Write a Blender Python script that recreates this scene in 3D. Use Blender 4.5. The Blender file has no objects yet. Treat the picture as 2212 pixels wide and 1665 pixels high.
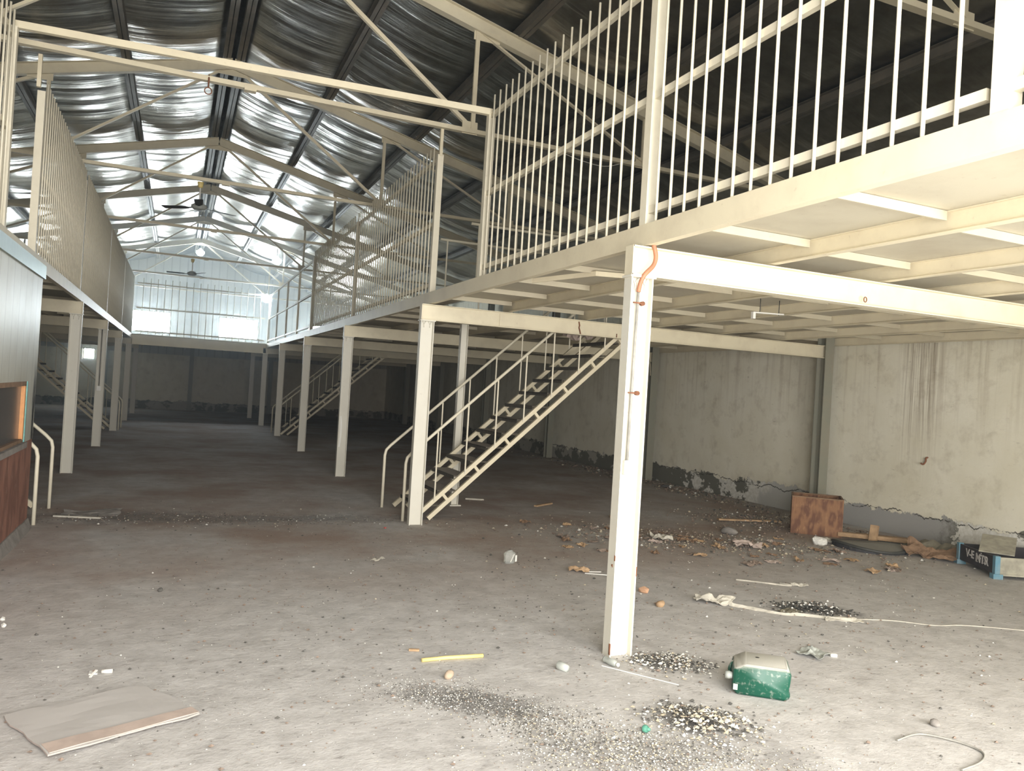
import bpy, bmesh, math, random
from mathutils import Vector, Matrix, noise
random.seed(7)
R = random.random
def ru(a, b): return a + (b - a) * random.random()
scene = bpy.context.scene
COL = scene.collection
V = Vector

# ------------------------------------------------------------------ materials
def new_mat(name):
    m = bpy.data.materials.new(name); m.use_nodes = True
    nt = m.node_tree; b = nt.nodes['Principled BSDF']
    return m, nt, b
def N(nt, t, **kw):
    n = nt.nodes.new(t)
    for k, v in kw.items():
        if k == 'inp':
            for kk, vv in v.items(): n.inputs[kk].default_value = vv
        else: setattr(n, k, v)
    return n
def L(nt, a, b): nt.links.new(a, b)
def c4(c): return (c[0], c[1], c[2], 1)
def coords(nt, scale=(1, 1, 1), loc=(0, 0, 0)):
    tc = N(nt, 'ShaderNodeTexCoord'); mp = N(nt, 'ShaderNodeMapping')
    mp.inputs['Scale'].default_value = scale; mp.inputs['Location'].default_value = loc
    L(nt, tc.outputs['Object'], mp.inputs['Vector']); return mp.outputs['Vector']
def noise_t(nt, vec, scale=5, detail=4, rough=.6):
    n = N(nt, 'ShaderNodeTexNoise'); n.inputs['Scale'].default_value = scale
    n.inputs['Detail'].default_value = detail; n.inputs['Roughness'].default_value = rough
    L(nt, vec, n.inputs['Vector']); return n.outputs['Fac']
def ramp(nt, fac, a, b, ca=(0, 0, 0), cb=(1, 1, 1)):
    r = N(nt, 'ShaderNodeValToRGB'); e = r.color_ramp.elements
    e[0].position = a; e[1].position = b; e[0].color = c4(ca); e[1].color = c4(cb)
    L(nt, fac, r.inputs['Fac']); return r.outputs['Color']
def mix(nt, fac, a, b, mode='MIX'):
    m = N(nt, 'ShaderNodeMix', data_type='RGBA', blend_type=mode)
    if isinstance(fac, (int, float)): m.inputs[0].default_value = fac
    else: L(nt, fac, m.inputs[0])
    for i, x in ((6, a), (7, b)):
        if isinstance(x, tuple): m.inputs[i].default_value = c4(x)
        else: L(nt, x, m.inputs[i])
    return m.outputs[2]
def math_n(nt, op, a, b=0.0, clamp=False):
    m = N(nt, 'ShaderNodeMath', operation=op, use_clamp=clamp)
    for i, x in ((0, a), (1, b)):
        if isinstance(x, (int, float)): m.inputs[i].default_value = x
        else: L(nt, x, m.inputs[i])
    return m.outputs[0]
def smooth(nt, x, a, b):
    m = N(nt, 'ShaderNodeMapRange', interpolation_type='SMOOTHSTEP')
    L(nt, x, m.inputs[0]); m.inputs[1].default_value = a; m.inputs[2].default_value = b
    return m.outputs[0]
def bump(nt, b, h, strength=.3, dist=.01):
    bp = N(nt, 'ShaderNodeBump'); bp.inputs['Strength'].default_value = strength
    bp.inputs['Distance'].default_value = dist
    L(nt, h, bp.inputs['Height']); L(nt, bp.outputs[0], b.inputs['Normal'])
def paint(name, col, dirt=(.35, .27, .2), rough=.5, amt=.35, scale=3, metal=0):
    """painted steel with patchy dust and small rust marks"""
    m, nt, b = new_mat(name)
    v = coords(nt)
    n1 = noise_t(nt, v, scale, 6, .65)
    f = ramp(nt, n1, .45, .8)
    f = math_n(nt, 'MULTIPLY', f, amt)
    c = mix(nt, f, col, dirt)
    n2 = noise_t(nt, v, 24, 3, .5)
    f2 = math_n(nt, 'MULTIPLY', ramp(nt, n2, .69, .76), .5 * amt)
    c = mix(nt, f2, c, (.16, .07, .035))
    L(nt, c, b.inputs['Base Color']); b.inputs['Roughness'].default_value = rough
    b.inputs['Metallic'].default_value = metal
    bump(nt, b, n2, .12, .004)
    return m
def plain(name, col, rough=.7, metal=0, var=.25, scale=12, bumpy=.15):
    m, nt, b = new_mat(name)
    v = coords(nt); n1 = noise_t(nt, v, scale, 5, .6)
    c = mix(nt, ramp(nt, n1, .35, .7), tuple(x * (1 - var) for x in col), tuple(min(1, x * (1 + var * .6)) for x in col))
    L(nt, c, b.inputs['Base Color']); b.inputs['Roughness'].default_value = rough
    b.inputs['Metallic'].default_value = metal
    bump(nt, b, n1, bumpy, .006)
    return m
def emit(name, col, s):
    m, nt, b = new_mat(name)
    b.inputs['Base Color'].default_value = c4(col)
    b.inputs['Emission Color'].default_value = c4(col); b.inputs['Emission Strength'].default_value = s
    return m

CREAM = (.72, .65, .48)
M = {}
M['cream'] = paint('cream_paint', CREAM, amt=.30)
M['beam'] = paint('cream_beam_paint', (.70, .64, .48), amt=.35)
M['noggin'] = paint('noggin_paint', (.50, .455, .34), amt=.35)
M['bar'] = paint('rail_paint', (.74, .69, .55), amt=.2, scale=8)
M['column'] = paint('column_paint', (.64, .62, .54), dirt=(.5, .42, .33), amt=.25)
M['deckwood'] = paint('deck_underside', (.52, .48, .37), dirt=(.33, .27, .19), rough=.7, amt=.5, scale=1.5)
M['greywall'] = paint('grey_column_paint', (.25, .25, .20), amt=.4)
M['purlin'] = paint('dull_purlin', (.13, .115, .09), amt=.4)
M['rust'] = plain('rusty_iron', (.22, .09, .045), .85)
M['dark'] = plain('dark_metal', (.05, .05, .045), .6)
M['tread'] = None
M['conduit'] = plain('orange_hose', (.40, .17, .09), .55, var=.15)
M['white_pl'] = plain('white_plastic', (.78, .77, .72), .45, var=.08)
M['greywire'] = plain('grey_wire', (.3, .29, .26), .6)
M['yellow'] = plain('yellow_pipe', (.78, .62, .24), .5, var=.1)
M['orangewood'] = plain('varnished_wood', (.60, .27, .09), .45, var=.2)
M['cyan'] = plain('teal_edge', (.16, .42, .40), .5)
M['whitebits'] = plain('chalky_stone', (.70, .69, .64), .8, scale=60)
M['tanbits'] = plain('tan_stone', (.50, .44, .33), .85, scale=60)
M['ash'] = plain('char_bits', (.10, .095, .085), .9, scale=60)
M['leaf'] = plain('dry_leaf_bits', (.25, .19, .15), .9, scale=60)
M['brownrag'] = plain('brown_rag', (.24, .15, .09), .9)
M['olive'] = plain('olive_cloth', (.20, .18, .13), .9)
M['plank'] = plain('pale_plank', (.42, .28, .16), .8)
M['cloth'] = plain('dirty_white_cloth', (.50, .47, .40), .9)
M['potato'] = plain('tan_ball', (.42, .33, .24), .85)
M['greyplast'] = plain('torn_grey_plastic', (.38, .40, .37), .5)
M['blue'] = paint('blue_frame', (.11, .25, .33), dirt=(.4, .38, .33), amt=.6, scale=9)
M['blackboard'] = plain('black_panel', (.035, .03, .035), .6)
M['board'] = plain('dusty_board', (.36, .34, .27), .8)
M['stonegrey'] = plain('grey_stone', (.25, .23, .21), .9)
M['red'] = plain('red_scrap', (.45, .08, .07), .7)
M['green_glass'] = plain('green_cap', (.10, .30, .22), .35)
M['white_mark'] = plain('white_lettering', (.62, .60, .58), .7, var=.4, scale=40)

# foil insulation under the roof sheets
def foil():
    m, nt, b = new_mat('foil_insulation')
    v = coords(nt, (.45, 6.0, 1)); n1 = noise_t(nt, v, 1.1, 3, .5)
    v2 = coords(nt, (1, 1, 1)); n2 = noise_t(nt, v2, 3, 4, .6)
    c = mix(nt, ramp(nt, n2, .35, .7), (.29, .265, .225), (.46, .45, .42))
    L(nt, c, b.inputs['Base Color'])
    b.inputs['Metallic'].default_value = 1; b.inputs['Roughness'].default_value = .28
    bump(nt, b, n1, .55, .03)
    return m
M['foil'] = foil()

def floor_mat():
    m, nt, b = new_mat('dusty_concrete')
    v = coords(nt)
    n1 = noise_t(nt, v, .7, 6, .6); n2 = noise_t(nt, v, 5, 8, .7); n3 = noise_t(nt, v, 28, 6, .7)
    c = mix(nt, ramp(nt, n2, .35, .68), (.40, .385, .37), (.55, .535, .52))
    # brown clay dust tracked into the middle of the hall
    tc = N(nt, 'ShaderNodeTexCoord'); sp = N(nt, 'ShaderNodeSeparateXYZ'); L(nt, tc.outputs['Object'], sp.inputs[0])
    yb = math_n(nt, 'MULTIPLY', smooth(nt, sp.outputs[1], 4.6, 8.0), .85)
    f = math_n(nt, 'MULTIPLY', ramp(nt, n1, .35, .62), yb)
    c = mix(nt, f, c, (.30, .215, .165))
    # dark scuffs
    v3 = coords(nt, (1, 2.2, 1)); n4 = noise_t(nt, v3, 9, 5, .75)
    f = math_n(nt, 'MULTIPLY', ramp(nt, n4, .57, .70), .65)
    c = mix(nt, f, c, (.16, .145, .13))
    f = math_n(nt, 'MULTIPLY', ramp(nt, n3, .62, .72), .45)
    c = mix(nt, f, c, (.19, .17, .15))
    v5 = coords(nt, (1, 1.3, 1), (7, 3, 0)); n5 = noise_t(nt, v5, 2.6, 7, .72)
    c = mix(nt, math_n(nt, 'MULTIPLY', ramp(nt, n5, .56, .70), .35), c, (.24, .22, .20))
    # trodden ash around the chip heaps
    for ax_, ay_, rx_, ry_, an_, k_ in ((1.52, 3.68, .42, .17, -.6, .7), (2.86, 3.95, .26, .16, -.5, .75), (2.50, 3.18, .30, .18, -.6, .75), (4.80, 4.74, .34, .15, -.6, .85), (2.1, 2.95, .8, .22, -.3, .35), (.9, 9.1, 2.0, .30, 0, .45), (-.4, 9.4, .9, .35, 0, .5)):
        mp = N(nt, 'ShaderNodeMapping', vector_type='TEXTURE'); mp.inputs['Location'].default_value = (ax_, ay_, 0); mp.inputs['Rotation'].default_value = (0, 0, an_); mp.inputs['Scale'].default_value = (rx_, ry_, 1)
        L(nt, tc.outputs['Object'], mp.inputs['Vector']); ln = N(nt, 'ShaderNodeVectorMath', operation='LENGTH'); L(nt, mp.outputs[0], ln.inputs[0])
        f = math_n(nt, 'SUBTRACT', 1.0, smooth(nt, math_n(nt, 'ADD', ln.outputs['Value'], math_n(nt, 'MULTIPLY', math_n(nt, 'SUBTRACT', n2, .5), 2.2)), .3, 1.3))
        c = mix(nt, math_n(nt, 'MULTIPLY', f, k_), c, (.12, .115, .11))
    # fine pale grit
    vo = N(nt, 'ShaderNodeTexVoronoi'); vo.inputs['Scale'].default_value = 34; L(nt, v, vo.inputs['Vector'])
    f = ramp(nt, vo.outputs['Distance'], .05, .11, (1, 1, 1), (0, 0, 0))
    f = mix(nt, 1.0, f, ramp(nt, n2, .5, .6), 'MULTIPLY')
    c = mix(nt, f, c, (.68, .67, .64))
    L(nt, c, b.inputs['Base Color']); b.inputs['Roughness'].default_value = .93
    h = math_n(nt, 'ADD', math_n(nt, 'MULTIPLY', n3, .5), n2)
    bump(nt, b, h, .5, .02)
    return m
M['floor'] = floor_mat()

def plaster():
    m, nt, b = new_mat('stained_plaster')
    tc = N(nt, 'ShaderNodeTexCoord'); sp = N(nt, 'ShaderNodeSeparateXYZ'); L(nt, tc.outputs['Object'], sp.inputs[0])
    y, z = sp.outputs[1], sp.outputs[2]
    v = coords(nt)
    n1 = noise_t(nt, v, .9, 6, .65); n2 = noise_t(nt, v, 4, 6, .65); n3 = noise_t(nt, v, 18, 5, .65)
    c = mix(nt, ramp(nt, n1, .3, .7), (.70, .66, .52), (.83, .80, .68))
    c = mix(nt, math_n(nt, 'MULTIPLY', ramp(nt, n2, .52, .72), .45), c, (.42, .37, .27))
    # run-down streaks, strongest under the ceiling
    vs = coords(nt, (1, 5.5, .22)); ns = noise_t(nt, vs, 2.2, 5, .6)
    f = math_n(nt, 'MULTIPLY', ramp(nt, ns, .52, .70), smooth(nt, z, .9, 2.5))
    c = mix(nt, math_n(nt, 'MULTIPLY', f, .36), c, (.30, .23, .14))
    # the long leak stain
    d = math_n(nt, 'ABSOLUTE', math_n(nt, 'SUBTRACT', y, 7.22))
    vs2 = coords(nt, (1, 22, .5)); ns2 = noise_t(nt, vs2, 1.6, 4, .7)
    f = math_n(nt, 'MULTIPLY', math_n(nt, 'SUBTRACT', 1.0, smooth(nt, d, .1, .42)), ramp(nt, ns2, .42, .62))
    f = math_n(nt, 'MULTIPLY', f, smooth(nt, z, .55, 2.2))
    c = mix(nt, math_n(nt, 'MULTIPLY', f, .75), c, (.24, .18, .11))
    # scratches / scuffs
    v4 = coords(nt, (1, 1.2, 5)); n4 = noise_t(nt, v4, 5, 5, .7)
    c = mix(nt, math_n(nt, 'MULTIPLY', ramp(nt, n4, .64, .72), .45), c, (.27, .23, .17))
    # base: damp peeled render with a wandering edge, different along the wall
    nb = noise_t(nt, v, 1.7, 8, .72)
    edge = math_n(nt, 'ADD', math_n(nt, 'MULTIPLY', math_n(nt, 'SUBTRACT', nb, .5), .62), .33)
    low = smooth(nt, math_n(nt, 'SUBTRACT', edge, z), -.004, .012)
    np_ = noise_t(nt, coords(nt, (1, 1, 1.3), (3, 1, 5)), 1.9, 7, .68)
    yw = math_n(nt, 'ADD', y, math_n(nt, 'MULTIPLY', math_n(nt, 'SUBTRACT', nb, .5), 1.6))
    def band(a, b, w=.15): return math_n(nt, 'MULTIPLY', smooth(nt, yw, a - w, a + w), math_n(nt, 'SUBTRACT', 1.0, smooth(nt, yw, b - w, b + w)))
    bB = band(6.75, 8.55); bS = band(8.55, 10.1); bC = band(10.1, 15.2, .3); bD = smooth(nt, y, 15, 15.5)
    thr = math_n(nt, 'ADD', math_n(nt, 'ADD', math_n(nt, 'MULTIPLY', bS, .25), math_n(nt, 'MULTIPLY', bC, -.10)), math_n(nt, 'ADD', math_n(nt, 'MULTIPLY', bB, -.5), math_n(nt, 'MULTIPLY', bD, -.04)))
    thr = math_n(nt, 'ADD', thr, .55)
    patch = smooth(nt, math_n(nt, 'SUBTRACT', np_, thr), -.012, .012)
    peelc = mix(nt, bB, (.15, .145, .115), (.36, .355, .34))
    white = mix(nt, ramp(nt, n3, .4, .6), (.60, .585, .52), (.74, .73, .68))
    white = mix(nt, bD, white, (.40, .375, .32))
    white = mix(nt, bS, white, (.50, .50, .47))
    lowc = mix(nt, patch, white, peelc)
    c = mix(nt, low, c, lowc)
    # crack
    nc = noise_t(nt, coords(nt, (1, 1, .0)), 1.8, 8, .7)
    cz = math_n(nt, 'ADD', math_n(nt, 'MULTIPLY', nc, .35), .14)
    f = math_n(nt, 'SUBTRACT', 1.0, smooth(nt, math_n(nt, 'ABSOLUTE', math_n(nt, 'SUBTRACT', z, cz)), .003, .012))
    c = mix(nt, math_n(nt, 'MULTIPLY', f, ramp(nt, n2, .42, .5)), c, (.05, .045, .035))
    L(nt, c, b.inputs['Base Color']); b.inputs['Roughness'].default_value = .9
    h = math_n(nt, 'SUBTRACT', math_n(nt, 'MULTIPLY', n3, .4), math_n(nt, 'MULTIPLY', low, .8))
    bump(nt, b, h, .5, .015)
    return m
M['plaster'] = plaster()

def sheetwall():
    m, nt, b = new_mat('ribbed_metal_sheet')
    v = coords(nt); w = N(nt, 'ShaderNodeTexWave', wave_type='BANDS', bands_direction='X')
    w.inputs['Scale'].default_value = 1.0; w.inputs['Distortion'].default_value = 0; L(nt, v, w.inputs['Vector'])
    n1 = noise_t(nt, v, 1.2, 5, .6)
    c = mix(nt, ramp(nt, n1, .3, .7), (.37, .36, .31), (.45, .44, .39))
    c = mix(nt, ramp(nt, w.outputs['Fac'], .90, .98), c, (.30, .29, .25))
    L(nt, c, b.inputs['Base Color']); b.inputs['Roughness'].default_value = .55
    bump(nt, b, w.outputs['Fac'], .15, .01)
    return m
M['sheet'] = sheetwall()

def cabin_panel():
    m, nt, b = new_mat('sandwich_panel')
    v = coords(nt); n1 = noise_t(nt, v, 2, 5, .6)
    sp = N(nt, 'ShaderNodeSeparateXYZ'); L(nt, v, sp.inputs[0])
    fr = math_n(nt, 'FRACT', math_n(nt, 'MULTIPLY', sp.outputs[1], 3.6))
    line = ramp(nt, math_n(nt, 'ABSOLUTE', math_n(nt, 'SUBTRACT', fr, .5)), .012, .03, (1, 1, 1), (0, 0, 0))
    c = mix(nt, ramp(nt, n1, .35, .75), (.55, .56, .50), (.43, .42, .35))
    c = mix(nt, math_n(nt, 'MULTIPLY', line, .55), c, (.2, .19, .17))
    # black scorch mark at the end of the wall
    d = math_n(nt, 'ADD', math_n(nt, 'ABSOLUTE', math_n(nt, 'SUBTRACT', sp.outputs[1], 8.66)), math_n(nt, 'MULTIPLY', math_n(nt, 'SUBTRACT', noise_t(nt, coords(nt, (1, 14, 2)), 3, 5, .7), .5), .3))
    f = math_n(nt, 'SUBTRACT', 1.0, smooth(nt, d, .02, .10))
    f = math_n(nt, 'MULTIPLY', f, math_n(nt, 'SUBTRACT', 1.0, smooth(nt, sp.outputs[2], 1.35, 1.7)))
    c = mix(nt, f, c, (.035, .035, .035))
    L(nt, c, b.inputs['Base Color']); b.inputs['Roughness'].default_value = .42
    b.inputs['Specular IOR Level'].default_value = .3
    return m
M['panel'] = cabin_panel()

def plywood(name, base=(.25, .125, .06), dark=(.13, .055, .03), hi=(.42, .24, .12), ax='y', scale=3.0):
    m, nt, b = new_mat(name)
    v = coords(nt, (2.2, 2.2, .8) if ax == 'y' else (1, 1, 1))
    n0 = noise_t(nt, v, scale, 3, .5)
    rings = math_n(nt, 'SINE', math_n(nt, 'MULTIPLY', n0, 26))
    n2 = noise_t(nt, v, 9, 5, .7)
    c = mix(nt, ramp(nt, math_n(nt, 'ADD', math_n(nt, 'MULTIPLY', rings, .3), .5), .2, .8), dark, base)
    c = mix(nt, ramp(nt, n2, .55, .8), c, hi)
    L(nt, c, b.inputs['Base Color']); b.inputs['Roughness'].default_value = .75
    bump(nt, b, n2, .2, .005)
    return m
M['plywood'] = plywood('weathered_plywood')
M['cabin_ply'] = plywood('red_brown_plywood', (.27, .125, .085), (.17, .075, .05), (.33, .2, .15), scale=1.6)

def dusty(name, col, dust=(.52, .50, .45), rough=.4):
    """dust lying on upward faces"""
    m, nt, b = new_mat(name)
    g = N(nt, 'ShaderNodeNewGeometry'); sp = N(nt, 'ShaderNodeSeparateXYZ'); L(nt, g.outputs['Normal'], sp.inputs[0])
    v = coords(nt); n1 = noise_t(nt, v, 14, 5, .6)
    f = math_n(nt, 'ADD', sp.outputs[2], math_n(nt, 'MULTIPLY', math_n(nt, 'SUBTRACT', n1, .5), .35))
    f = smooth(nt, f, .35, .8)
    n2 = noise_t(nt, v, 40, 3, .6)
    c0 = mix(nt, math_n(nt, 'MULTIPLY', ramp(nt, n2, .55, .72), .35), col, dust)
    c = mix(nt, math_n(nt, 'MULTIPLY', f, .88), c0, dust)
    L(nt, c, b.inputs['Base Color']); b.inputs['Roughness'].default_value = rough
    return m
M['jerry'] = dusty('green_jerrycan_plastic', (.004, .070, .042))
M['brick'] = plain('brick', (.42, .25, .15), .9)
M['rubber'] = dusty('dusty_rubber', (.03, .03, .035), (.22, .21, .18), .7)
M['tread'] = dusty('worn_tread', (.07, .06, .045), (.34, .30, .26), .8)
M['boarddust'] = dusty('dusty_cardboard', (.38, .33, .30), (.47, .455, .44), .85)
M['cardboard'] = plain('pinkish_cardboard', (.47, .38, .33), .85, var=.12)

def glass_mat():
    m, nt, b = new_mat('dirty_clear_plastic')
    b.inputs['Base Color'].default_value = (.8, .82, .78, 1); b.inputs['Roughness'].default_value = .15
    b.inputs['Transmission Weight'].default_value = .75; b.inputs['IOR'].default_value = 1.3
    return m
M['clear'] = glass_mat()
def darkglass():
    m, nt, b = new_mat('dark_window_glass')
    b.inputs['Base Color'].default_value = (.09, .085, .08, 1); b.inputs['Roughness'].default_value = .25
    b.inputs['Specular IOR Level'].default_value = .8
    return m
M['darkglass'] = darkglass()
M['trimmetal'] = plain('galvanised_trim', (.30, .36, .33), .34, metal=.9, var=.1)
M['pane'] = emit('daylit_frosted_glass', (.80, .93, 1.0), 100)
M['bulb'] = emit('lit_bulb', (.75, .88, 1.0), 120)

# ------------------------------------------------------------------ helpers
def finish(name, bm, mat, parent=None, smooth_=False, mats=None):
    me = bpy.data.meshes.new(name); bmesh.ops.recalc_face_normals(bm, faces=bm.faces)
    bm.to_mesh(me); bm.free()
    for mm in (mats or [mat]): me.materials.append(mm)
    if smooth_:
        for p in me.polygons: p.use_smooth = True
    o = bpy.data.objects.new(name, me); COL.objects.link(o)
    if parent: o.parent = parent; o.matrix_parent_inverse = Matrix.Identity(4)
    return o
def tag(o, label, cat, group=None, kind=None):
    o['label'] = label; o['category'] = cat
    if group: o['group'] = group
    if kind: o['kind'] = kind
    return o
def thing(name, label, cat, loc=(0, 0, 0), rz=0, group=None):
    o = bpy.data.objects.new(name, None); COL.objects.link(o)
    o.location = loc; o.rotation_euler = (0, 0, rz); o.empty_display_size = .1
    return tag(o, label, cat, group)
def struct(o): o['kind'] = 'structure'; return o
def BM(): return bmesh.new()
def box(bm, a, b, mi=0):
    x0, y0, z0 = a; x1, y1, z1 = b
    vs = [bm.verts.new(p) for p in ((x0,y0,z0),(x1,y0,z0),(x1,y1,z0),(x0,y1,z0),(x0,y0,z1),(x1,y0,z1),(x1,y1,z1),(x0,y1,z1))]
    for f in ((0,3,2,1),(4,5,6,7),(0,1,5,4),(1,2,6,5),(2,3,7,6),(3,0,4,7)):
        bm.faces.new([vs[i] for i in f]).material_index = mi
def extr(bm, prof, a, b, up=(0, 0, 1), mi=0):
    """extrude closed 2D profile (u = side, v = up) from a to b"""
    a = V(a); b = V(b); d = (b - a).normalized(); up = V(up)
    s = d.cross(up); s.normalize(); u = s.cross(d)
    r0 = [bm.verts.new(a + s * p[0] + u * p[1]) for p in prof]
    r1 = [bm.verts.new(b + s * p[0] + u * p[1]) for p in prof]
    n = len(prof)
    for i in range(n):
        j = (i + 1) % n
        bm.faces.new((r0[i], r0[j], r1[j], r1[i])).material_index = mi
    bm.faces.new(r0[::-1]).material_index = mi; bm.faces.new(r1).material_index = mi
def pI(h, w, tf=.009, tw=.007):
    H, W, t = h / 2, w / 2, tw / 2
    return [(-W,-H),(W,-H),(W,-H+tf),(t,-H+tf),(t,H-tf),(W,H-tf),(W,H),(-W,H),(-W,H-tf),(-t,H-tf),(-t,-H+tf),(-W,-H+tf)]
def pC(h, w, t=.006, flip=1):
    H = h / 2
    p = [(0,-H),(w,-H),(w,-H+t),(t,-H+t),(t,H-t),(w,H-t),(w,H),(0,H)]
    return [(x * flip, y) for x, y in (p if flip > 0 else p[::-1])]
def pB(w, h): return [(-w/2,-h/2),(w/2,-h/2),(w/2,h/2),(-w/2,h/2)]
def pR(r, n=8): return [(r*math.cos(2*math.pi*i/n), r*math.sin(2*math.pi*i/n)) for i in range(n)]
def pL(w, t=.005): return [(0,0),(w,0),(w,t),(t,t),(t,w),(0,w)]
def path_tube(bm, pts, r, n=8, mi=0, r2=None):
    pts = [V(p) for p in pts]; rings = []
    prev = None
    for i, p in enumerate(pts):
        d = (pts[min(i+1, len(pts)-1)] - pts[max(i-1, 0)]).normalized()
        ref = V((0,0,1)) if abs(d.z) < .95 else V((0,1,0))
        if prev is not None:
            s = prev - d * prev.dot(d); s.normalize()
        else: s = d.cross(ref).normalized()
        prev = s; u = s.cross(d)
        rr = r if r2 is None else r + (r2 - r) * i / (len(pts) - 1)
        rings.append([bm.verts.new(p + (s*math.cos(2*math.pi*k/n) + u*math.sin(2*math.pi*k/n)) * rr) for k in range(n)])
    for a, b in zip(rings, rings[1:]):
        for k in range(n):
            f = bm.faces.new((a[k], a[(k+1) % n], b[(k+1) % n], b[k])); f.material_index = mi; f.smooth = True
    bm.faces.new(rings[0][::-1]).material_index = mi; bm.faces.new(rings[-1]).material_index = mi
def smooth_path(pts, k=6):
    pts = [V(p) for p in pts]; out = []
    for i in range(len(pts)-1):
        p0 = pts[max(i-1,0)]; p1 = pts[i]; p2 = pts[i+1]; p3 = pts[min(i+2, len(pts)-1)]
        for j in range(k):
            t = j / k
            out.append(.5*((2*p1)+(p2-p0)*t+(2*p0-5*p1+4*p2-p3)*t*t+(3*p1-p0-3*p2+p3)*t**3))
    out.append(pts[-1]); return out
def lathe(bm, prof, n=16, origin=(0,0,0), axis=(0,0,1), mi=0):
    """prof list of (r, h) along axis"""
    o = V(origin); ax = V(axis).normalized()
    ref = V((1,0,0)) if abs(ax.x) < .9 else V((0,1,0))
    s = ax.cross(ref).normalized(); u = ax.cross(s); rings = []
    for r, h in prof:
        if r < 1e-5: rings.append([bm.verts.new(o + ax*h)])
        else: rings.append([bm.verts.new(o + ax*h + (s*math.cos(2*math.pi*k/n)+u*math.sin(2*math.pi*k/n))*r) for k in range(n)])
    for a, b in zip(rings, rings[1:]):
        for k in range(n):
            k2 = (k+1) % n
            if len(a) == 1 and len(b) == 1: continue
            if len(a) == 1: f = bm.faces.new((a[0], b[k2], b[k]))
            elif len(b) == 1: f = bm.faces.new((a[k], a[k2], b[0]))
            else: f = bm.faces.new((a[k], a[k2], b[k2], b[k]))
            f.smooth = True; f.material_index = mi
    if len(rings[0]) > 1: bm.faces.new(rings[0][::-1]).material_index = mi
    if len(rings[-1]) > 1: bm.faces.new(rings[-1]).material_index = mi
def child_copy(src, parent, loc=None):
    c = src.copy(); COL.objects.link(c); c.parent = parent
    if loc is not None: c.location = loc
    return c
def copy_tree(root):
    r = root.copy(); COL.objects.link(r)
    for ch in list(root.children):
        c = ch.copy(); COL.objects.link(c); c.parent = r
        for g in list(ch.children):
            d = g.copy(); COL.objects.link(d); d.parent = c
    return r
ORD = ['first', 'second', 'third', 'fourth', 'fifth', 'sixth', 'seventh', 'eighth', 'ninth']

# ------------------------------------------------------------------ layout
BAY = 4.5024
def Y(i): return 4.1536 + BAY * (i - 1)
XR, XL = 2.637, -1.373          # mezzanine edges
XWR, XWL = 8.95, -7.9           # side walls
YF, YB = -1.05, 35.6             # front and far wall
RX, RZ, SL = .53, 6.62, .245    # ridge
ZD = 2.70                       # deck top
def roofz(x): return RZ - SL * abs(x - RX)

# ------------------------------------------------------------------ shell
bm = BM(); box(bm, (XWL - .3, -5, -.2), (XWR + .3, YB + .3, 0)); struct(finish('floor', bm, M['floor']))

def gable_wall(name, y0, y1, holes, mat, xs_extra=()):
    bm = BM()
    xs = sorted(set([XWL - .2, XWR + .2, RX] + [h[0] for h in holes] + [h[1] for h in holes]))
    for xa, xb in zip(xs, xs[1:]):
        zs = [0]
        for h in sorted(holes, key=lambda q: q[2]):
            if h[0] <= xa + 1e-6 and h[1] >= xb - 1e-6: zs += [h[2], h[3]]
        zs.append(None)
        for k in range(0, len(zs), 2):
            za = zs[k]; zb = zs[k+1]
            ta = zb if zb is not None else roofz(xa) + .25; tb = zb if zb is not None else roofz(xb) + .25
            if zb is not None and zb - za < 1e-4: continue
            vs = [bm.verts.new(p) for p in ((xa,y0,za),(xb,y0,za),(xb,y1,za),(xa,y1,za),(xa,y0,ta),(xb,y0,tb),(xb,y1,tb),(xa,y1,ta))]
            for f in ((0,3,2,1),(4,5,6,7),(0,1,5,4),(1,2,6,5),(2,3,7,6),(3,0,4,7)): bm.faces.new([vs[i] for i in f])
    return struct(finish(name, bm, mat))
WINS = [(-1.87, -.36, 3.15, 4.08), (1.48, 3.15, 3.15, 4.08), (5.25, 6.9, 3.15, 4.08), (-5.8, -4.2, 3.15, 4.08), (-3.55, -3.1, 1.88, 2.36)]
gable_wall('wall_far', YB, YB + .2, WINS, M['sheet'])
DOORS = [(-1.15, 2.55, 0, 4.3), (3.2, 5.5, 0, 2.3)]
gable_wall('wall_front', YF - .2, YF, DOORS, M['plaster'])
bm = BM(); box(bm, (XWR, YF, 0), (XWR + .25, YB, roofz(XWR) + .1)); struct(finish('wall_right', bm, M['plaster']))
bm = BM(); box(bm, (XWL - .25, YF, 0), (XWL, YB, roofz(XWL) + .1)); struct(finish('wall_left', bm, M['plaster']))
# rendered dado of the far wall below the gallery
bm = BM(); box(bm, (XWL, YB - .06, 0), (-3.55, YB, 2.3)); box(bm, (-3.1, YB - .06, 0), (XWR, YB, 2.3)); box(bm, (-3.55, YB - .06, 0), (-3.1, YB, 1.88))
struct(finish('trim_far_dado', bm, M['plaster']))
for i, (xa, xb, za, zb) in enumerate(WINS):
    bm = BM(); t = .05
    for a, b in (((xa, za), (xb, za + t)), ((xa, zb - t), (xb, zb)), ((xa, za), (xa + t, zb)), ((xb - t, za), (xb, zb))):
        box(bm, (a[0], YB + .02, a[1]), (b[0], YB + .12, b[1]))
    w = struct(finish('window_%d' % (i + 1), bm, M['greywall']))
    bm = BM(); box(bm, (xa + t, YB + .06, za + t), (xb - t, YB + .07, zb - t)); finish('pane', bm, M['pane'], w)

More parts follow.
